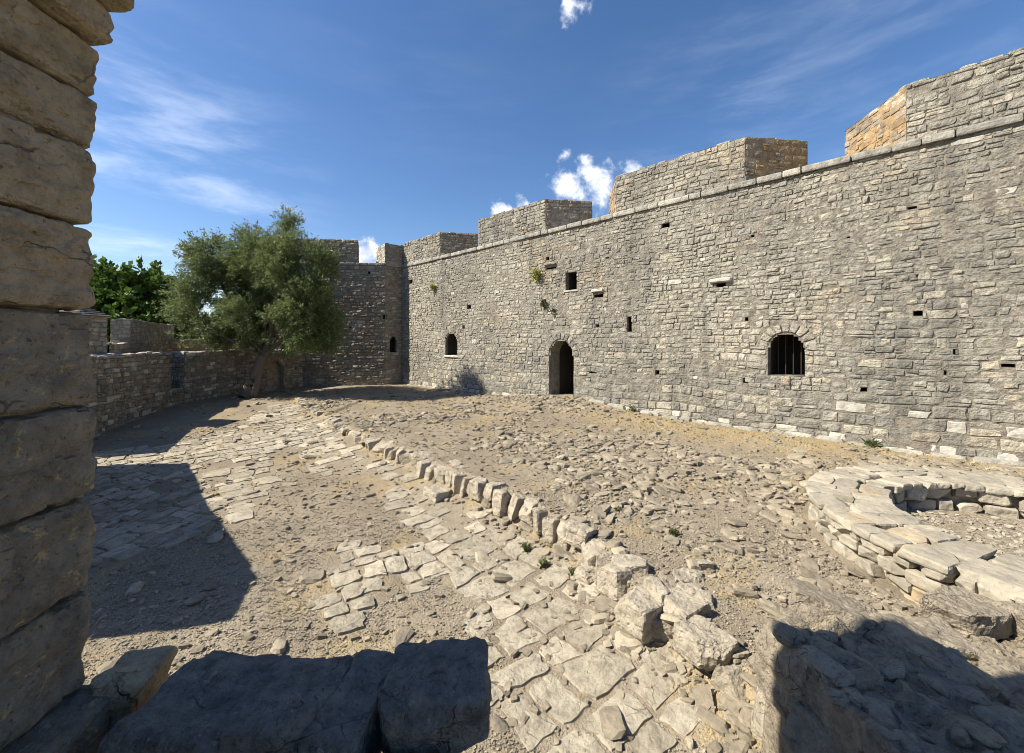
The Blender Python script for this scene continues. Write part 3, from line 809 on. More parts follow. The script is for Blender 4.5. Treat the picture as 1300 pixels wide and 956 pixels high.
# the block of parapet whose shadow lies on the gravel (left of the frame)
w = Wall([M['brown'], M['mortar'], M['dark'], M['cap']])
B0 = (-6.0, 3.70); B1 = (-6.2, 4.45); B2 = (-8.0, 6.25); B3 = (-10.3, 8.75)
for i, (a, b) in enumerate(((B0, B1), (B1, B2), (B2, B3))):
    a = np.array(a); b = np.array(b); o = -off(a, b, .8)
    w.face(a, b, -3.1, .06, seed=160+i*4); w.face(b+o, a+o, -3.1, .06, seed=161+i*4, cell=.2)
    w.face(a+o, a, -3.1, .06, seed=162+i*4); w.face(b, b+o, -3.1, .06, seed=163+i*4)
    w.top([a, b, b+o, a+o], .06, ms=3)
o = w.build('side_parapet', label='rubble parapet block left of the gravel yard, hidden by the near pillar', cat='wall')

# ------------------------------------------------------------------ near pillar (jamb of the opening) on the left
root = empty('stone_pillar', (-2.0, 1.0, -2.4), 'large weathered block pillar filling the left edge, jutting at its top', 'stone pillar')
rs = np.random.RandomState(21)
JY = 1.77; JX = -1.83
def jz(y): return (434-y)/F*JY
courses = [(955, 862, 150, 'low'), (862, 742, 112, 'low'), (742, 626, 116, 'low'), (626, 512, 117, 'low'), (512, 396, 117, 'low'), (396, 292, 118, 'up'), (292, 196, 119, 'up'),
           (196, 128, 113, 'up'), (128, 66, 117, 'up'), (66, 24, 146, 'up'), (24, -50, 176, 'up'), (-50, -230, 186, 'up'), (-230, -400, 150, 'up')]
for i, (yb, yt, xe, kind) in enumerate(courses):
    z0, z1 = jz(yb)+.004, jz(yt)-.004; h = z1-z0
    xr = (xe-650)/F*JY                     # x of the block's outer corner
    splits = [JY+.02*(rs.rand()-.5)]
    y = JY-(.62+.5*rs.rand()); 
    while y > -1.0: splits.append(y); y -= .55+.5*rs.rand()
    splits.append(-1.6)
    mb = MB()
    for y1, y0 in zip(splits[:-1], splits[1:]):
        ln = y1-y0-.012; dx = 1.1; slope = (.02*rs.randn(), .01*rs.randn())
        vis = y1 > .9
        n_ = (16, max(6, int(ln/.017)), max(5, int(h/.015))) if vis else (3, 5, 3)
        V, Fq = box_stone((dx, ln, h), n_, rs, .010, .006, freq=5.5, chips=0, ridge=.008)
        fine = .008*fbm(V*19+i, 4)-.010*(ridged(V*np.array([4., 4., 7.])+i*2.2, 2) > .82); V = V+np.sign(V)*fine[:, None]
        # bedding: strata crossing the upper blocks
        V[:, 0] += .010*np.round(ridged(V*np.array([2.2, 2.2, 6.])+i*5.1, 3)*2.2)*(.7 if kind == 'low' else 1)+.014*fbm(V*np.array([8, 8, 16.])+i, 4)
        if kind == 'up': V[:, 0] += .007*ridged(P3(V[:, 1]*1.5, V[:, 0]*1.5, V[:, 2]*13)+i*3, 2)
        cx = xr+.030-dx/2+.007*rs.randn()-(.02 if y1 < 1 else 0)
        mb.add(V+np.array([cx, (y0+y1)/2, (z0+z1)/2]), Fq)
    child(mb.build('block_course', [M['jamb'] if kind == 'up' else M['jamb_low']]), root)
# lime-and-rubble core: fills the joints
mb = MB(); V, Fq = box_stone((1.0, 3.34, 6.4), (6, 110, 210), rs, .004, .004, freq=7); V[:, 0] += .030*fbm(V*12, 3); V[:, 1] += .02*fbm(V*12+5, 3)
mb.add(V+np.array([JX-.512, .07, -.1]), Fq); child(mb.build('mortar_core', [M['brown']], smooth=True), root)
# crumbly chips in the joints
mb = MB()
for k in range(420):
    i = rs.randint(0, len(courses)-3); z = jz(courses[i][1])+.012*rs.randn(); y = .9+.85*rs.rand()
    s_ = .008+.022*rs.rand(); V, Fq = box_stone((s_*1.4, s_*2.2, s_), (2, 2, 2), rs, .003, .3, chips=2)
    mb.add(V+np.array([JX-.035+.012*rs.randn(), y, z]), Fq)
child(mb.build('joint_chips', [M['jamb']]), root)

# ------------------------------------------------------------------ ledge stones in the foreground
def boulder(name, loc, dim, rz, seed, mat, label, n=None, chips=3, rough=.016, tilt=(0, 0), cat='stone', group=None, ridge=.014, rnd=.03, fine=.007, freq=4.2):
    rs = np.random.RandomState(seed)
    n = n or tuple(int(np.clip(d_/.022, 5, 44)) for d_ in dim)
    V, Fq = box_stone(dim, n, rs, rough, rnd, shear=.12, freq=freq, chips=chips, ridge=ridge)
    V = V+(.012*np.round(ridged(V*np.array([3., 3., 9.])+seed, 2)*2.5))[:, None]*np.sign(V)*np.array([.6, .6, .5])
    if fine: V = V+(fine*fbm(V*26+seed, 3))[:, None]*np.sign(V)
    me = mesh(name, V, Fq, [M[mat]], False)
    o = obj(name, me, None, label, cat, group); o.location = loc; o.rotation_euler = (R(tilt[0]), R(tilt[1]), R(rz)); return o
root = empty('sill_wall', (-.9, 1.0, -2.6), 'broken foot of the opening, dark shaded stonework under the ledge blocks', 'wall')
mb = MB(); V, Fq = box_stone((1.80, 2.5, 1.4), (60, 80, 30), np.random.RandomState(2), .03, .04, freq=7, ridge=.03)
mb.add(V+np.array([-1.02, .50, -2.38]), Fq); child(mb.build('rubble_core', [M['ledge']]), root)
for (l, d_, rz, sd_, mt, lab, tl) in (
    ((-1.73, 1.82, -1.56), (.24, .24, .22), 8, 31, 'jamb', 'rounded grey stone at the foot of the left pillar', (0, 4)),
    ((-1.27, 1.70, -1.555), (.42, .40, .20), -4, 32, 'ledge', 'flat dark ledge stone next to the pillar foot, in the shaded sill row', (2, 2)),
    ((-.93, 1.71, -1.55), (.40, .38, .20), 5, 37, 'ledge', 'long flat dark ledge stone in the middle of the shaded sill row', (-2, -2)),
    ((-.67, 1.70, -1.565), (.24, .40, .22), -7, 33, 'ledge', 'small dark hollowed ledge stone left of the square block', (4, 8)),
    ((-.33, 1.78, -1.54), (.42, .42, .26), 5, 34, 'ledge', 'square grey ledge block with cracked top and sharp corner, bottom centre', (0, -6)),
    ((-1.30, 1.36, -1.62), (.50, .26, .20), 3, 35, 'ledge', 'narrow dark ledge slab on the camera side near the pillar', (0, 0)),
    ((-.84, 1.34, -1.63), (.38, .28, .20), -5, 38, 'ledge', 'dark ledge stone on the camera side, middle of the sill', (3, 0)),
    ((-.42, 1.36, -1.65), (.36, .30, .22), 6, 36, 'ledge', 'dark ledge stone just in front of the square cracked block', (0, 5)),
    ((-.15, 1.30, -1.72), (.20, .26, .18), -12, 39, 'ledge', 'small dark corner stone at the right end of the shaded sill', (0, 9))):
    boulder('ledge_stone', l, d_, rz, sd_, mt, lab, tilt=tl, cat='stone', chips=3, ridge=.022, rough=.02)
# ------------------------------------------------------------------ rubble mass on the right
def mass_top(x, y):
    e = sstep(y, 2.0, 3.7)
    return -1.745-.10*sstep(x, 1.6, 2.35)-.38*sstep(x, 2.3, 2.95)-.08*e
mb = MB(); ux = np.arange(1.30, 6.2, .028); uy = np.arange(.3, 4.05, .028); X, Y = np.meshgrid(ux, uy, indexing='ij')
backY = np.interp(X, [1.2, 1.8, 2.2, 3.2, 4.05, 5, 7], [2.58, 2.62, 2.76, 3.32, 3.68, 3.4, 3.0])+.10*fbm(P3(X*2, X*0, 5.), 3)
left = 1.50+.05*fbm(P3(Y*3, Y*0, 2.), 3)+.04*(Y-2)
k = sstep(backY-Y, 0, .16)*sstep(X-left, 0, .07)
Z = -2.95*(1-k)+(mass_top(X, Y)+.075*fbm(P3(X*1.9, Y*1.9, 3), 4)+.07*ridged(P3(X*2.9, Y*2.9, 9), 4)+.05*np.round(ridged(P3(X*3.7, Y*3.7, 19), 3)*2)*.5+.035*fbm(P3(X*11, Y*11, 9), 4))*k
mb.add(np.stack([X, Y, Z], -1), gridfaces(len(ux), len(uy)))
o = mb.build('ruined_wall_stub', [M['rock']], label='broken pale rock stub of wall, half in shadow, lower right corner', cat='ruined wall')
bl = [((1.62, 2.34, -1.92), (.30, .40, .46), 12, 41, 'upright pale boulder with sharp left edge, at the left end of the wall stub', (2, 4)),
      ((2.10, 2.58, -1.74), (.52, .34, .13), -24, 42, 'flat grey slab tilted on the back edge of the wall stub', (-8, 8)),
      ((2.38, 2.30, -1.84), (.50, .50, .24), 18, 43, 'lichen spotted boulder in the middle of the wall stub', (5, 12)),
      ((2.95, 2.90, -2.14), (.44, .32, .18), -12, 44, 'long grey boulder behind the lichen spotted one on the wall stub', (0, 5)),
      ((3.62, 3.22, -2.16), (.48, .36, .18), 25, 45, 'big smooth grey boulder between the wall stub and the stone well', (3, 0)),
      ((3.25, 2.40, -2.16), (.60, .46, .22), -8, 46, 'pale boulder at the right edge of the wall stub', (0, -6)),
      ((2.20, 1.80, -1.84), (.42, .36, .22), 5, 47, 'dark shaded boulder in the lower right corner', (0, 3)),
      ((1.74, 1.66, -1.86), (.38, .40, .24), -5, 48, 'shaded boulder nearest the camera on the right', (0, 0)),
      ((4.15, 3.0, -2.16), (.55, .48, .22), 0, 49, 'rough pale boulder beside the well at the right frame edge', (0, 0))]
bl += [((1.53, 1.93, -2.18), (.26, .40, .56), 6, 61, 'tall split pale stone on the left face of the wall stub', (2, -3)),
       ((1.56, 1.52, -2.25), (.28, .42, .60), -5, 62, 'rough shaded stone low on the left face of the wall stub', (-3, 2)),
       ((2.62, 2.02, -1.98), (.30, .34, .18), 30, 63, 'small angular shaded boulder on the slope of the wall stub', (6, 14)),
       ((2.05, 2.14, -1.80), (.34, .26, .15), -30, 64, 'low broken slab lying in the shadow on top of the wall stub', (5, 3))]
for l, d_, rz, sd_, lab, tl in bl:
    boulder('boulder', (l[0]+.06, l[1]+.10, l[2]-.05), d_, rz, sd_, 'rock', lab, tilt=tl, cat='boulder', chips=5, rough=.02)

# ------------------------------------------------------------------ the round well
root = empty('stone_well', (WELL[0], WELL[1], -2.5), 'wide round dry-stone well ring with pale capstones at the right', 'well')
rs = np.random.RandomState(50); RO, RI, WT = 2.2, 1.40, -2.03
def ring_stones(r, z0, z1, out, mat, name, hmin, hmax, wmin, wmax, prot, seed, rimbase):
    rs = np.random.RandomState(seed); mb = MB()
    z = z1
    while z > z0:
        h = hmin+(hmax-hmin)*rs.rand(); a = rs.rand(); end = a+2*math.pi
        while a < end:
            ww = wmin+(wmax-wmin)*rs.rand(); da = ww/r
            if end-a-da < .06: da = end-a
            am = a+da/2; hh = h*(.82+.25*rs.rand())
            zc = z-h/2+.012*rs.randn()
            V, Fq = box_stone((r*da-.012, .34, hh-.004), (10, 6, 7), rs, .014, .04, chips=4, freq=7, shear=.08)
            rr_ = r+(-.17 if out else .17)+(prot*rs.rand())*(1 if out else -1)
            ca, sa = math.cos(am), math.sin(am)
            X = WELL[0]+ca*(rr_+V[:, 1])-sa*V[:, 0]; Y = WELL[1]+sa*(rr_+V[:, 1])+ca*V[:, 0]
            mb.add(np.stack([X, Y, zc+V[:, 2]], 1), Fq if False else Fq[:, ::-1]); a += da
        z -= h
    child(mb.build(name, [M[mat]]), root)
ring_stones(RO, -2.75, WT-.06, True, 'well', 'outer_face', .07, .14, .12, .34, .03, 51, 0)
ring_stones(RI, -2.75, WT-.06, False, 'well', 'inner_face', .12, .20, .2, .42, .03, 52, 0)
# capstones: flat irregular slabs covering the ring
mb = MB(); a = .1; end = .1+2*math.pi
while a < end-.02:
    ww = .20+.28*rs.rand(); da = ww/RO
    if end-a-da < .08: da = end-a
    rows = [RI-.05, RI+.22+.1*rs.rand(), RI+.5+.1*rs.rand(), RO+.04] if rs.rand() < .6 else [RI-.04, RI+.3+.2*rs.rand(), RO+.05]
    for r0, r1 in zip(rows[:-1], rows[1:]):
        am = a+da/2+.015*rs.randn(); rm = (r0+r1)/2
        V, Fq = box_stone((rm*da*1.04-.004, r1-r0-.006, .09), (12, 12, 4), rs, .014, .03, chips=2, freq=7)
        V[:, 0] *= 1+V[:, 1]/rm
        V[:, 2] += V[:, 0]*.012*rs.randn()+V[:, 1]*.012*rs.randn()
        ca, sa = math.cos(am), math.sin(am)
        X = WELL[0]+ca*(rm+V[:, 1])-sa*V[:, 0]; Y = WELL[1]+sa*(rm+V[:, 1])+ca*V[:, 0]
        mb.add(np.stack([X, Y, WT-.035+.003*rs.randn()+V[:, 2]], 1), Fq[:, ::-1])
    a += da
child(mb.build('capstones', [M['well']]), root)
th = np.linspace(0, 2*math.pi, 97)[:-1]; rr_ = np.array([RI+.08, RI+.3, RO-.3, RO-.08]); T, RR = np.meshgrid(th, rr_, indexing='ij')
V = np.stack([WELL[0]+RR*np.cos(T), WELL[1]+RR*np.sin(T), WT-.075+.01*fbm(P3(RR*9, T*9), 2)], -1).reshape(-1, 3)
f = [(i*4+k, i*4+k+1, ((i+1) % 96)*4+k+1, ((i+1) % 96)*4+k) for i in range(96) for k in range(3)]
mb = MB(); mb.add(V, f)
for r_ in (RI+.12, RO-.12):
    V = np.array([(WELL[0]+r_*math.cos(t_), WELL[1]+r_*math.sin(t_), z) for z in (WT-.07, -2.8) for t_ in th])
    mb.add(V, [(i, (i+1) % 96, 96+(i+1) % 96, 96+i) for i in range(96)])
child(mb.build('mortar_bed', [M['kerb']], smooth=True), root)
# sandy infill inside the ring
rr_ = np.linspace(0, RI+.1, 34); T, RR = np.meshgrid(np.linspace(0, 2*math.pi, 90), rr_, indexing='ij')
X = WELL[0]+RR*np.cos(T); Y = WELL[1]+RR*np.sin(T)
Z = -2.42+.36*sstep((4.9-Y)+.35*(X-6), -.2, 1.0)+.04*fbm(P3(X*3, Y*3, 2), 4)
mb = MB(); mb.add(np.stack([X, Y, Z], -1), gridfaces(90, 34)); child(mb.build('infill', [M['rock']]), root)

# ------------------------------------------------------------------ paving slabs
g = np.array([.655, -.755]); g /= np.hypot(*g); gn = np.array([-g[1], g[0]])
def slab_field(seed, org, poly_idx, hmin, hmax, wmin, wmax, prot, ang=0.0, keepn=.0, frac=.0):
    rs = np.random.RandomState(seed)
    ca, sa = math.cos(ang), math.sin(ang)
    gg = np.array([g[0]*ca-g[1]*sa, g[0]*sa+g[1]*ca]); gp = np.array([-gg[1], gg[0]])
    polys = [PAVE[i] for i in poly_idx]; pts = np.array([p for q in polys for p in q])
    us = (pts-org)@gg; vs = (pts-org)@gp
    u0, u1, v0, v1 = us.min(), us.max(), vs.min(), vs.max(); quads = []; u = u0
    while u < u1:
        h = hmin+(hmax-hmin)*rs.rand(); v = v0-rs.rand()*wmax
        while v < v1:
            ww = wmin+(wmax-wmin)*rs.rand()
            quads.append([(u, v), (u+h, v), (u+h, v+ww), (u, v+ww)]); v += ww
        u += h
    q = np.array(quads); n_ = fbm(P3(q[..., 0]*.7+seed, q[..., 1]*.7, 2), 2)
    q = q+np.stack([n_*.10+.10*fbm(P3(q[..., 0]*3.1, q[..., 1]*3.1, 12), 2), fbm(P3(q[..., 0]*.8, q[..., 1]*.8+seed, 9), 2)*.10+.10*fbm(P3(q[..., 0]*3.1, q[..., 1]*3.1, 14), 2)], -1)+(rs.rand(*q.shape)-.5)*.05
    c = q.mean(1); cx = org[0]+gg[0]*c[:, 0]+gp[0]*c[:, 1]; cy = org[1]+gg[1]*c[:, 0]+gp[1]*c[:, 1]
    k = np.zeros(len(q), bool)
    jx = cx+.18*fbm(P3(cx*2, cy*2, 1), 2); jy = cy+.18*fbm(P3(cx*2, cy*2, 6), 2)
    for p in polys: k |= inpoly(jx, jy, p)
    k &= (fbm(P3(cx*.9, cy*.9, 21), 3)+.25*(rs.rand(len(cx))-.5)) < keepn
    dk, sk, _ = seg_dist(cx, cy, KERB); k &= ~((sk > 0) | (dk < .16))
    q = q[k]
    def mapf(u, v, dep):
        x = org[0]+gg[0]*u+gp[0]*v; y = org[1]+gg[1]*u+gp[1]*v
        base = terrain(x, y, False)
        return np.stack([x, y, base+dep], -1)
    return caps(q, mapf, prot, .007, rim=-.05, seed=seed, gap=.009, su=np.array([0, .05, .25, .5, .75, .95, 1]), sv=np.array([0, .05, .25, .5, .75, .95, 1]))
mb = MB()
V, Fq = slab_field(200, np.array([-6., 10.]), [0], .20, .50, .20, .56, (.006, .028), keepn=.34); mb.add(V, Fq)
V, Fq = slab_field(201, np.array([-6., 7.]), [1], .20, .36, .22, .60, (.01, .045), ang=R(38), keepn=.55); mb.add(V, Fq)
V, Fq = slab_field(202, np.array([-2., 4.]), [2, 3], .20, .34, .22, .42, (.01, .035), ang=R(-12), keepn=.5); mb.add(V, Fq)
mb.build('path', [M['slab']], kind='structure')

# ------------------------------------------------------------------ rubble and gravel (too many to count)
def scatter(n, area, dens, smin, smax, seed, mat, name, flat=.5, sink=.3, tmpl=(2, 2, 2), power=2.2, label=None, zf=None, chips=3):
    rs = np.random.RandomState(seed); T = []
    for k in range(24):
        V, Fq = box_stone((1, .8, .8), tmpl, rs, .10, .3, chips=chips, shear=.3, freq=2); T.append(V)
    T = np.array(T); x0, x1, y0, y1 = area
    # denser near the camera so that near ground is covered at equal visual fineness
    x = x0+(x1-x0)*rs.rand(n); y = y0+(y1-y0)*rs.rand(n)**1.25
    k = rs.rand(n) < dens(x, y); x, y = x[k], y[k]; m = len(x)
    s_ = smin+(smax-smin)*rs.rand(m)**power
    z = terrain(x, y, False) if zf is None else zf(x, y)
    V = T[rs.randint(0, 24, m)]*s_[:, None, None]*np.stack([np.ones(m), .6+.4*rs.rand(m), flat*(.6+.8*rs.rand(m))], 1)[:, None, :]
    a = rs.rand(m)*6.283; ca, sa = np.cos(a)[:, None], np.sin(a)[:, None]
    X = V[..., 0]*ca-V[..., 1]*sa; Y = V[..., 0]*sa+V[..., 1]*ca
    tl = (rs.rand(m, 2)-.5)*.6; Z = V[..., 2]+X*tl[:, :1]+Y*tl[:, 1:]
    zz = z+s_*flat*(.5-sink)
    P_ = np.stack([X+x[:, None], Y+y[:, None], Z+zz[:, None]], -1)
    nv = T.shape[1]; f = (Fq[None]+(np.arange(m)*nv)[:, None, None]).reshape(-1, 4)
    mb = MB(); mb.add(P_.reshape(-1, 3), f)
    return mb.build(name, [M[mat]], kind='stuff', label=label, cat='stones')
def inside(x, y):
    dw = (x-P0[0])*N[0]+(y-P0[1])*N[1]
    ok = (dw > .12) & (x > -13) & (y < 21.5+.12*x*0)
    r = np.hypot(x-WELL[0], y-WELL[1]); ok &= r > 2.3
    ok &= ~((x > 1.5) & (y < 2.75))
    return ok
def terrace(x, y):
    d, s_, _ = seg_dist(x, y, KERB); return (s_ > 0), d
def d_rubble(x, y):
    t_, d = terrace(x, y); n_ = fbm(P3(x*.55, y*.55, 31), 4)+.35*fbm(P3(x*2.1, y*2.1, 33), 2)
    sw = (x-P0[0])*D[0]+(y-P0[1])*D[1]; dw = (x-P0[0])*N[0]+(y-P0[1])*N[1]
    door_ = np.exp(-((sw-11.2)/2.2)**2)*np.exp(-((dw-.9)/.8)**2)
    dd = np.where(t_, sstep(n_+.18*sstep(d, 2.0, .3), -.04, .24)*.9+.04+door_, .0)
    worn = np.exp(-(((x-3.0)/1.1)**2+((y-5.6)/1.6)**2))+np.exp(-(((x-1.6)/1.2)**2+((y-11.3)/1.3)**2))
    dd = dd*(1-.9*np.clip(worn, 0, 1))
    dd = dd+.75*sstep(d, .42, .12)*sstep(-y, -7.5, -5.5)
    lowr = np.where(~t_ & paved(x, y), .05, np.where(~t_, .05, 0))
    return (dd+lowr)*inside(x, y)
scatter(30000, (-12, 10, 2.4, 20), d_rubble, .05, .30, 301, 'rubble', 'rubble_stones', flat=.36, sink=.40, tmpl=(3, 3, 2), label='half buried rough stones strewn over the raised terrace', power=2.4)
def d_gravel(x, y):
    t_, d = terrace(x, y); n_ = fbm(P3(x*.8, y*.8, 41), 3); pv = paved(x, y)
    return np.where(pv, .05, np.where(t_, .6+.5*n_+.5*sstep(-y, -6, -4), .85+.5*n_))*inside(x, y)
scatter(120000, (-10, 9, 2.2, 13), d_gravel, .008, .036, 302, 'rubble', 'gravel', flat=.55, sink=.2, tmpl=(1, 1, 1), label='loose pale gravel over the bare earth', power=2.2, chips=1)
scatter(60000, (-9, 9, 2.4, 18), lambda x, y: np.minimum(1, d_rubble(x, y)*1.2+.08*inside(x, y)), .03, .11, 306, 'rubble', 'rubble_chips', flat=.5, sink=.3, tmpl=(2, 2, 1), label='small angular stones between the bigger ones on the terrace', power=2.0, chips=2)
def d_near(x, y): return d_gravel(x, y)
scatter(70000, (-4.8, 4.5, 2.2, 6.5), d_near, .006, .026, 303, 'kerb', 'fine_gravel', flat=.6, sink=.15, tmpl=(1, 1, 1), label='fine stone chips over the near ground', power=2.0, chips=1)
def zmass(x, y): return mass_top(x, y)+.075*fbm(P3(x*1.9, y*1.9, 3), 4)+.07*ridged(P3(x*2.9, y*2.9, 9), 4)
def d_mass(x, y):
    by = np.interp(x, [1.2, 1.8, 2.2, 3.2, 4.05, 5, 7], [2.45, 2.5, 2.65, 3.25, 3.65, 3.4, 3.0]); return (y < by-.1)*(.35+.5*fbm(P3(x*2, y*2, 51), 2))
scatter(9000, (1.6, 5.0, 1.2, 3.6), d_mass, .012, .22, 304, 'rock', 'stub_gravel', flat=.5, sink=.3, tmpl=(4, 4, 3), power=3.6, label='stone chips on the broken wall stub', zf=zmass)
def zfill(x, y): return -2.42+.36*sstep((4.9-y)+.35*(x-6), -.2, 1.0)+.04*fbm(P3(x*3, y*3, 2), 4)
scatter(3000, (4.6, 7.4, 3.1, 5.9), lambda x, y: (np.hypot(x-6, y-4.5) < 1.25)*.8, .012, .08, 305, 'well', 'well_rubble', flat=.5, sink=.2, label='pale chips filling the well', zf=zfill)

# ------------------------------------------------------------------ kerb stones: one by one
rs = np.random.RandomState(70)
seg = np.diff(KERB, axis=0); sl_ = np.hypot(seg[:, 0], seg[:, 1]); cum_ = np.concatenate([[0], np.cumsum(sl_)])
def kpt(s_):
    i = min(np.searchsorted(cum_, s_, side='right')-1, len(seg)-1); t_ = (s_-cum_[i])/sl_[i]; return KERB[i]+seg[i]*t_, seg[i]/sl_[i]
s_ = .5; kn = 0
special = {}
ORD = lambda n: '%d%s' % (n, 'th' if 10 <= n % 100 <= 20 else {1: 'st', 2: 'nd', 3: 'rd'}.get(n % 10, 'th'))
def kerb_lab(i, ln, wd, big):
    k = 'big broad' if big else ('narrow' if ln < .17 else ('long' if ln > .27 else 'squat'))
    return k+' pale kerb stone, '+ORD(i+1)+' in the terrace edge counted from the olive tree'
kl = []
while s_ < cum_[-2]+.4:
    p, d_ = kpt(s_); Y = p[1]
    near = sstep(-Y, -15, -5)
    ln = (.14+.18*rs.rand())*(1+.5*near*rs.rand()); wd = (.24+.16*rs.rand())*(1+.3*near*rs.rand()); h = .30+.08*rs.rand()
    big = rs.rand() < .12 and Y < 14
    if big: ln *= 1.5; wd *= 1.3
    kl.append((s_+ln/2, ln, wd, h, big)); s_ += ln+.012+.02*rs.rand()
    if Y < 2.3: break
SPEC = [p2g(*q) for q in ((556, 603), (735, 690), (745, 715), (812, 785), (842, 810), (870, 840), (895, 870))]
kn = 0
for (sc_, ln, wd, h, big) in kl:
    p, d_ = kpt(sc_); Y = p[1]
    if min(math.hypot(p[0]-q[0], p[1]-q[1]) for q in SPEC) < .20: continue
    i = kn; kn += 1; nrm = np.array([-d_[1], d_[0]])
    c = p+nrm*(wd/2-.06+.03*rs.randn()); zt = float(terrain(p[0]+nrm[0]*.4, p[1]+nrm[1]*.4, False))
    V, Fq = box_stone((ln, wd, h), (9, 9, 8) if Y < 9 else (5, 5, 5), rs, .018, .05, shear=.2, chips=6, freq=6, ridge=.008)
    me = mesh('kerb_stone', V, Fq, [M['kerb']])
    o = obj('kerb_stone', me, None, kerb_lab(i, ln, wd, big), 'kerb stone', 'kerb stones along the terrace edge')
    o.location = (c[0], c[1], zt-h/2-.012+.028*rs.randn()); o.rotation_euler = (R(6*rs.randn()), R(6*rs.randn()), math.atan2(d_[1], d_[0])+R(9*rs.randn()))
# second row of loose blocks at the near end, big worked stones traced from the photo
def terr_px(x, y):
    Y = 4.0
    for _ in range(30):
        X = (x-650)/F*Y; Y = F*(-float(terrain(X, Y, False)))/(y-434)
    return (x-650)/F*Y, Y
for i, (x, y, ln, wd, h, rz, lab) in enumerate((
        (556, 603, .55, .42, .26, -45, 'big overhanging pale slab in the kerb row, middle of the photo'),
        (735, 676, .42, .24, .24, -35, 'long flat topped pale kerb block beside a grey weed'),
        (745, 700, .26, .22, .2, -50, 'tan stained kerb block just below the flat topped one'),
        (800, 722, .42, .28, .2, -20, 'grey flat stone where the near kerb row widens'),
        (835, 745, .26, .2, .16, 10, 'small bright white stone among the near kerb blocks'),
        (812, 765, .40, .36, .30, -55, 'large cream block with sunlit top at the near kerb'),
        (842, 790, .36, .30, .30, -70, 'squared grey kerb block beside the large cream block'),
        (885, 760, .40, .16, .18, -38, 'long thin dark stone behind the large cream block'),
        (870, 815, .46, .34, .28, -60, 'broad pocked kerb block near the bottom of the row'),
        (895, 850, .46, .36, .26, -65, 'lowest pale kerb block at the bottom edge of the photo'),
        (890, 717, .22, .2, .14, 0, 'orange stained fist-sized stone on the near terrace'),
        (868, 735, .45, .26, .12, -12, 'flat pale slab embedded in the near terrace'))):
    X, Y = terr_px(x, y); rs2 = np.random.RandomState(400+i)
    o = boulder('kerb_block', (X, Y, float(terrain(X+.1, Y+.1, False))+-h*.12), (ln*.82, wd*.86, h*.9), rz+90*0, 400+i, 'kerb', lab, n=(16, 16, 12), chips=5, rough=.016, cat='stone block', tilt=(6*rs2.randn()*.6, 6*rs2.randn()*.6), fine=.005)

# ------------------------------------------------------------------ dry grass (stuff) and weeds
def blades(x, y, z, h, wdt, rs, lean=.5):
    n = len(x); a = rs.rand(n)*6.283; dx = np.cos(a)*wdt; dy = np.sin(a)*wdt
    l = (rs.rand(n, 2)-.5)*2*lean*h[:, None]
    V = np.stack([np.stack([x-dx, y-dy, z-.01], 1), np.stack([x+dx, y+dy, z-.01], 1),
                  np.stack([x+dx*.6+l[:, 0]*.4, y+dy*.6+l[:, 1]*.4, z+h*.55], 1), np.stack([x-dx*.6+l[:, 0]*.4, y-dy*.6+l[:, 1]*.4, z+h*.55], 1),
                  np.stack([x+l[:, 0], y+l[:, 1], z+h], 1)], 1)
    b = np.arange(n)[:, None]*5
    return V.reshape(-1, 3), b+np.array([[0, 1, 2, 3]]), b+np.array([[3, 2, 4]])
rs = np.random.RandomState(80); n = 260000
x = -12+22*rs.rand(n); y = 2.4+18*rs.rand(n)**1.1
k = (rs.rand(n) < straw_amt(x, y)**1.3*.9) & inside(x, y); x, y = x[k], y[k]
h = .025+.07*rs.rand(len(x))**2*(1+.6*fbm(P3(x*2, y*2, 61), 2))
V, q4, q3 = blades(x, y, terrain(x, y, False), h, np.full(len(x), .0028), rs, .9)
me = mesh('dry_grass', V, [q4, q3], [M['straw']]); obj('dry_grass', me, kind='stuff', label='short straw coloured grass on the terrace and along the kerb', cat='grass')
def weed(name, x, y, z, r, h, n, mat, label, seed, cat='plant', group=None):
    rs = np.random.RandomState(seed); a = rs.rand(n)*6.283; rr_ = r*rs.rand(n)**.7*.12
    V, q4, q3 = blades(np.cos(a)*rr_, np.sin(a)*rr_, np.zeros(n), h*(.5+.5*rs.rand(n)), np.full(n, .008), rs, .8)
    # small leaves
    m = n*2; c = rs.randn(m, 3)*np.array([r*.2, r*.2, h*.2])+np.array([0, 0, h*.5]); c[:, 2] = np.abs(c[:, 2])
    mb = MB(); mb.add(V, q4); mb.add(V, q3); lv, lf = leaves(c, .035, .5, rs); mb.add(lv, lf)
    o = mb.build(name, [M[mat]], label=label, cat=cat, group=group); o.location = (x, y, z); return o
def leaves(c, size, aspect, rs, up=0.0, dirs=None, taper=True):
    n = len(c); d = rs.randn(n, 3) if dirs is None else dirs+rs.randn(n, 3)*.55; d[:, 2] += up; d /= np.linalg.norm(d, axis=1, keepdims=True)
    e = np.cross(d, rs.randn(n, 3)); e /= np.linalg.norm(e, axis=1, keepdims=True)
    s_ = size*(.6+.8*rs.rand(n))[:, None]
    V = np.stack([c, c+d*s_*.5+e*s_*aspect*.5, c+d*s_, c+d*s_*.5-e*s_*aspect*.5], 1)
    return V.reshape(-1, 3), np.arange(n)[:, None]*4+np.arange(4)[None]
i = 0
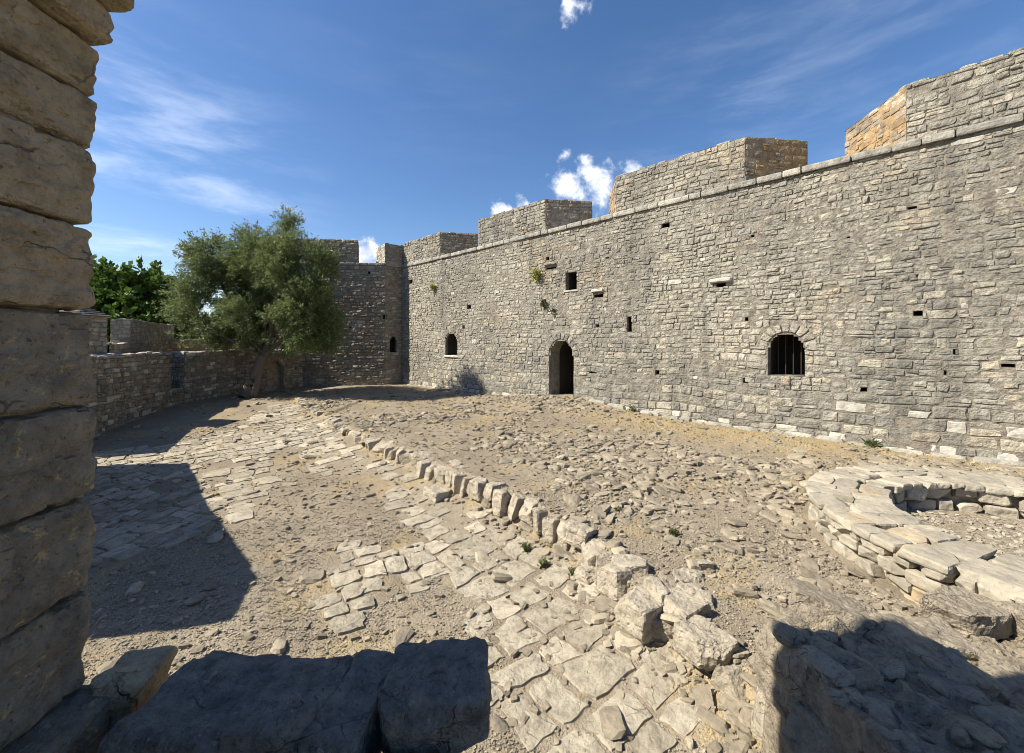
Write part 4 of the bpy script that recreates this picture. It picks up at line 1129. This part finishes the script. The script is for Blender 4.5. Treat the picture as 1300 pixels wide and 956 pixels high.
for (x, y, r, h, lab) in ((462, 567, .16, .16, 'green tuft at the kerb foot, farther one'), (437, 553, .14, .12, 'small green tuft at the kerb foot near the tree shade'),
        (668, 660, .18, .16, 'green weed growing at the kerb foot, right of middle'), (690, 678, .16, .14, 'dark green weed beside the kerb just past the middle'),
        (728, 695, .16, .14, 'grey green weed against the flat topped kerb block'), (742, 712, .13, .10, 'low weed under the tan stained kerb block'),
        (785, 651, .14, .10, 'small thistle on the bare terrace'), (856, 680, .14, .1, 'grey weed on the stony terrace near the well')):
    X, Y = terr_px(x, y); weed('weed', X, Y, float(terrain(X, Y, False)), r*.75, h*.8, 60, 'weed', lab, 500+i); i += 1
for (x, y, r, n, mt, lab) in ((683, 349, .32, 260, 'fern', 'yellow green fern tuft high on the wall beside the small square window'), (551, 365, .28, 130, 'fern', 'yellowish plant high on the wall near the back corner'),
        (692, 387, .16, 120, 'weed', 'green plant sprouting from a wall hole above the doorway'), 
        
        (703, 395, .10, 40, 'weed', 'tiny green sprig directly above the doorway'), 
        (805, 523, .22, 130, 'weed', 'low green plant at the wall foot right of the doorway'), (1108, 565, .16, 70, 'weed', 'small plant at the wall foot beyond the well')):
    rs = np.random.RandomState(int(x)); s_ = wall_pt(x); z = wz(x, y); p = W2(s_, .06)
    c = rs.randn(n, 3)*np.array([r*.27, r*.27, r*.34]); outw = np.abs((c[:, :2]@N)); c[:, :2] -= (c[:, :2]@N-outw*.7)[:, None]*N[None]
    lv, lf = leaves(c, .13, .28, rs, up=.5); mb = MB(); mb.add(lv, lf)
    V, f = tube([(-N[0]*.1, -N[1]*.1, -.05), (0, 0, 0), (N[0]*.06, N[1]*.06, r*.4)], .008, 5); mb.add(V, f)
    o = mb.build('wall_plant', [M[mt]], label=lab, cat='plant'); o.location = (p[0], p[1], z)

# ------------------------------------------------------------------ trees
def tree(name, base, limbs, lobes, nclus, per, leaf, aspect, mat, label, seed, trunk_r, droop=0.1, cl_r=.32, clcat='tree'):
    rs = np.random.RandomState(seed); root = empty(name, base, label, clcat)
    mb = MB()
    for pts, r0, r1 in limbs:
        pts = np.array(pts, float); t_ = np.linspace(0, 1, 22); k = np.linspace(0, 1, len(pts))
        c = np.stack([np.interp(t_, k, pts[:, j]) for j in range(3)], 1)
        for _ in range(3): c[1:-1] = (c[:-2]+c[1:-1]*2+c[2:])/4
        c[1:] += .04*fbm(c[1:]*2+seed, 2)[:, None]
        rad = r0+(r1-r0)*t_**.7; rad = rad*(1+.12*fbm(c*6, 2)); V, f = tube(c, rad, 10)
        V += (.12*rad.mean()*ridged(V*np.array([9, 9, 1.5]), 2))[:, None]*np.sign(V-c.repeat(10, 0)); mb.add(V, f)
    # twigs from limb ends into the lobes
    ends = np.array([l[0][-1] for l in limbs])
    for (c, r, wgt) in lobes:
        e = ends[np.argmin(np.linalg.norm(ends-np.array(c), axis=1))]
        for k in range(7):
            d = rs.randn(3); d /= np.linalg.norm(d); q = np.array(c)+d*np.array(r)*.75
            m = (e+q)/2+rs.randn(3)*.2; V, f = tube([e, m, q], [.035, .022, .008], 5); mb.add(V, f)
    child_o = mb.build('trunk', [M['bark']], smooth=True); child_o.parent = root
    tw = np.array([l[2] for l in lobes]); tw = tw/tw.sum(); C = []; Dv = []
    for (c, r, _), wgt in zip(lobes, tw):
        n = int(nclus*wgt); d = rs.randn(n, 3); d /= np.linalg.norm(d, axis=1, keepdims=True)
        rad = rs.rand(n)**.42*(1+.16*fbm(d*2.3+np.array(c), 3)*1.6)
        C.append(np.array(c)+d*rad[:, None]*np.array(r)); Dv.append(d)
    C = np.concatenate(C); Dv = np.concatenate(Dv)
    keep = fbm(C*1.1+seed, 3) > -.11; C, Dv = C[keep], Dv[keep]      # gaps
    n = len(C); twd = Dv*.8+rs.randn(n, 3)*.5; twd[:, 2] += .25-droop; twd /= np.linalg.norm(twd, axis=1, keepdims=True)
    t_ = rs.rand(n, per); cl = C[:, None]+twd[:, None]*(t_[..., None]-.3)*cl_r*2+rs.randn(n, per, 3)*cl_r*.22*(1.15-t_[..., None]*.7)
    lv, lf = leaves(cl.reshape(-1, 3), leaf, aspect, rs, dirs=np.repeat(twd, per, 0)*.9)
    mb = MB(); mb.add(lv, lf); o = mb.build('crown', [M[mat]]); o.parent = root
    return root
TY = 17.7; TX = (317-650)/F*TY; TZ = float(terrain(TX, TY))-.05
def tp(x, y, dy=0.0):       # point of the olive traced from the photo, relative to its base
    Y = TY+dy; return ((x-650)/F*Y-TX, dy, (434-y)/F*Y-TZ)
limbs = [([tp(314, 502), tp(318, 490), tp(328, 468), tp(336, 450)], .30, .17),
         ([tp(322, 502, -.1), tp(326, 488, -.1), tp(331, 470), tp(337, 450)], .16, .12),
         ([tp(308, 503, -.1), tp(315, 495), tp(320, 480)], .2, .10),
         ([tp(335, 453), tp(320, 425, .3), tp(295, 390, .5), tp(275, 350, .6)], .15, .05),
         ([tp(336, 452), tp(345, 420), tp(352, 380, -.4), tp(360, 320, -.3)], .15, .05),
         ([tp(336, 452), tp(365, 425, -.3), tp(390, 395, -.6)], .11, .04),
         ([tp(334, 454), tp(300, 435, -.5), tp(255, 415, -.7)], .10, .04),
         ([tp(335, 450), tp(330, 410, 1.2), tp(330, 370, 1.6)], .10, .04)]
def lobe(x, y, rx, ry, dy=0.0, w_=1.0, rd=None):
    Y = TY+dy; s_ = Y/F*.86; return (tp(x, y, dy), (rx*s_, (rd or (rx+ry)/2)*s_, ry*s_), w_*rx*ry*(rx+ry)/2)
lobes = [lobe(268, 330, 32, 34, .2, 1.1), lobe(245, 380, 34, 40, -.2), lobe(262, 420, 40, 24, -.4, .9), lobe(375, 345, 45, 50, -.3), lobe(335, 330, 46, 42, .2), lobe(368, 285, 14, 13, 0, 2.2),
         lobe(392, 385, 40, 52, -.5), lobe(340, 400, 60, 44, -.2), lobe(318, 362, 44, 52, 1.4), lobe(300, 420, 50, 22, .8), lobe(372, 428, 48, 20, -.6), lobe(412, 420, 20, 30, -.2, 1.3), lobe(410, 335, 18, 25, -.3, 1.3)]
tree('olive_tree', (TX, TY, TZ), limbs, lobes, 8600, 34, .125, .26, 'olive', 'leaning olive tree with grey green crown before the low parapet', 91, .3)
# broad-leaved tree beyond the walls
BY = 29.0; BX = (168-650)/F*BY; BZ = -4.5
def bp_(x, y, dy=0.0): Y = BY+dy; return ((x-650)/F*Y-BX, dy, (434-y)/F*Y-BZ)
limbs2 = [([(0, 0, 0), (.2, 0, 2.2), (.3, .2, 4.4)], .38, .22), ([(.3, .2, 4.2), bp_(150, 400), bp_(140, 370)], .2, .06), ([(.3, .2, 4.2), bp_(185, 400), bp_(195, 370)], .2, .06)]
def lobe2(x, y, rx, ry, dy=0.0, w_=1.0): s_ = (BY+dy)/F; return (bp_(x, y, dy), (rx*s_, (rx+ry)/2*s_, ry*s_), w_*rx*ry*(rx+ry)/2)
tree('broadleaf_tree', (BX, BY, BZ), limbs2, [lobe2(135, 375, 38, 36), lobe2(172, 372, 36, 34, -.5), lobe2(200, 385, 32, 32), lobe2(110, 400, 40, 50), lobe2(160, 410, 50, 40, -.8), lobe2(215, 410, 30, 36), lobe2(80, 360, 40, 40)],
     1700, 26, .34, .75, 'green', 'bright green broad leaved tree beyond the outer wall', 92, .4, cl_r=.5)
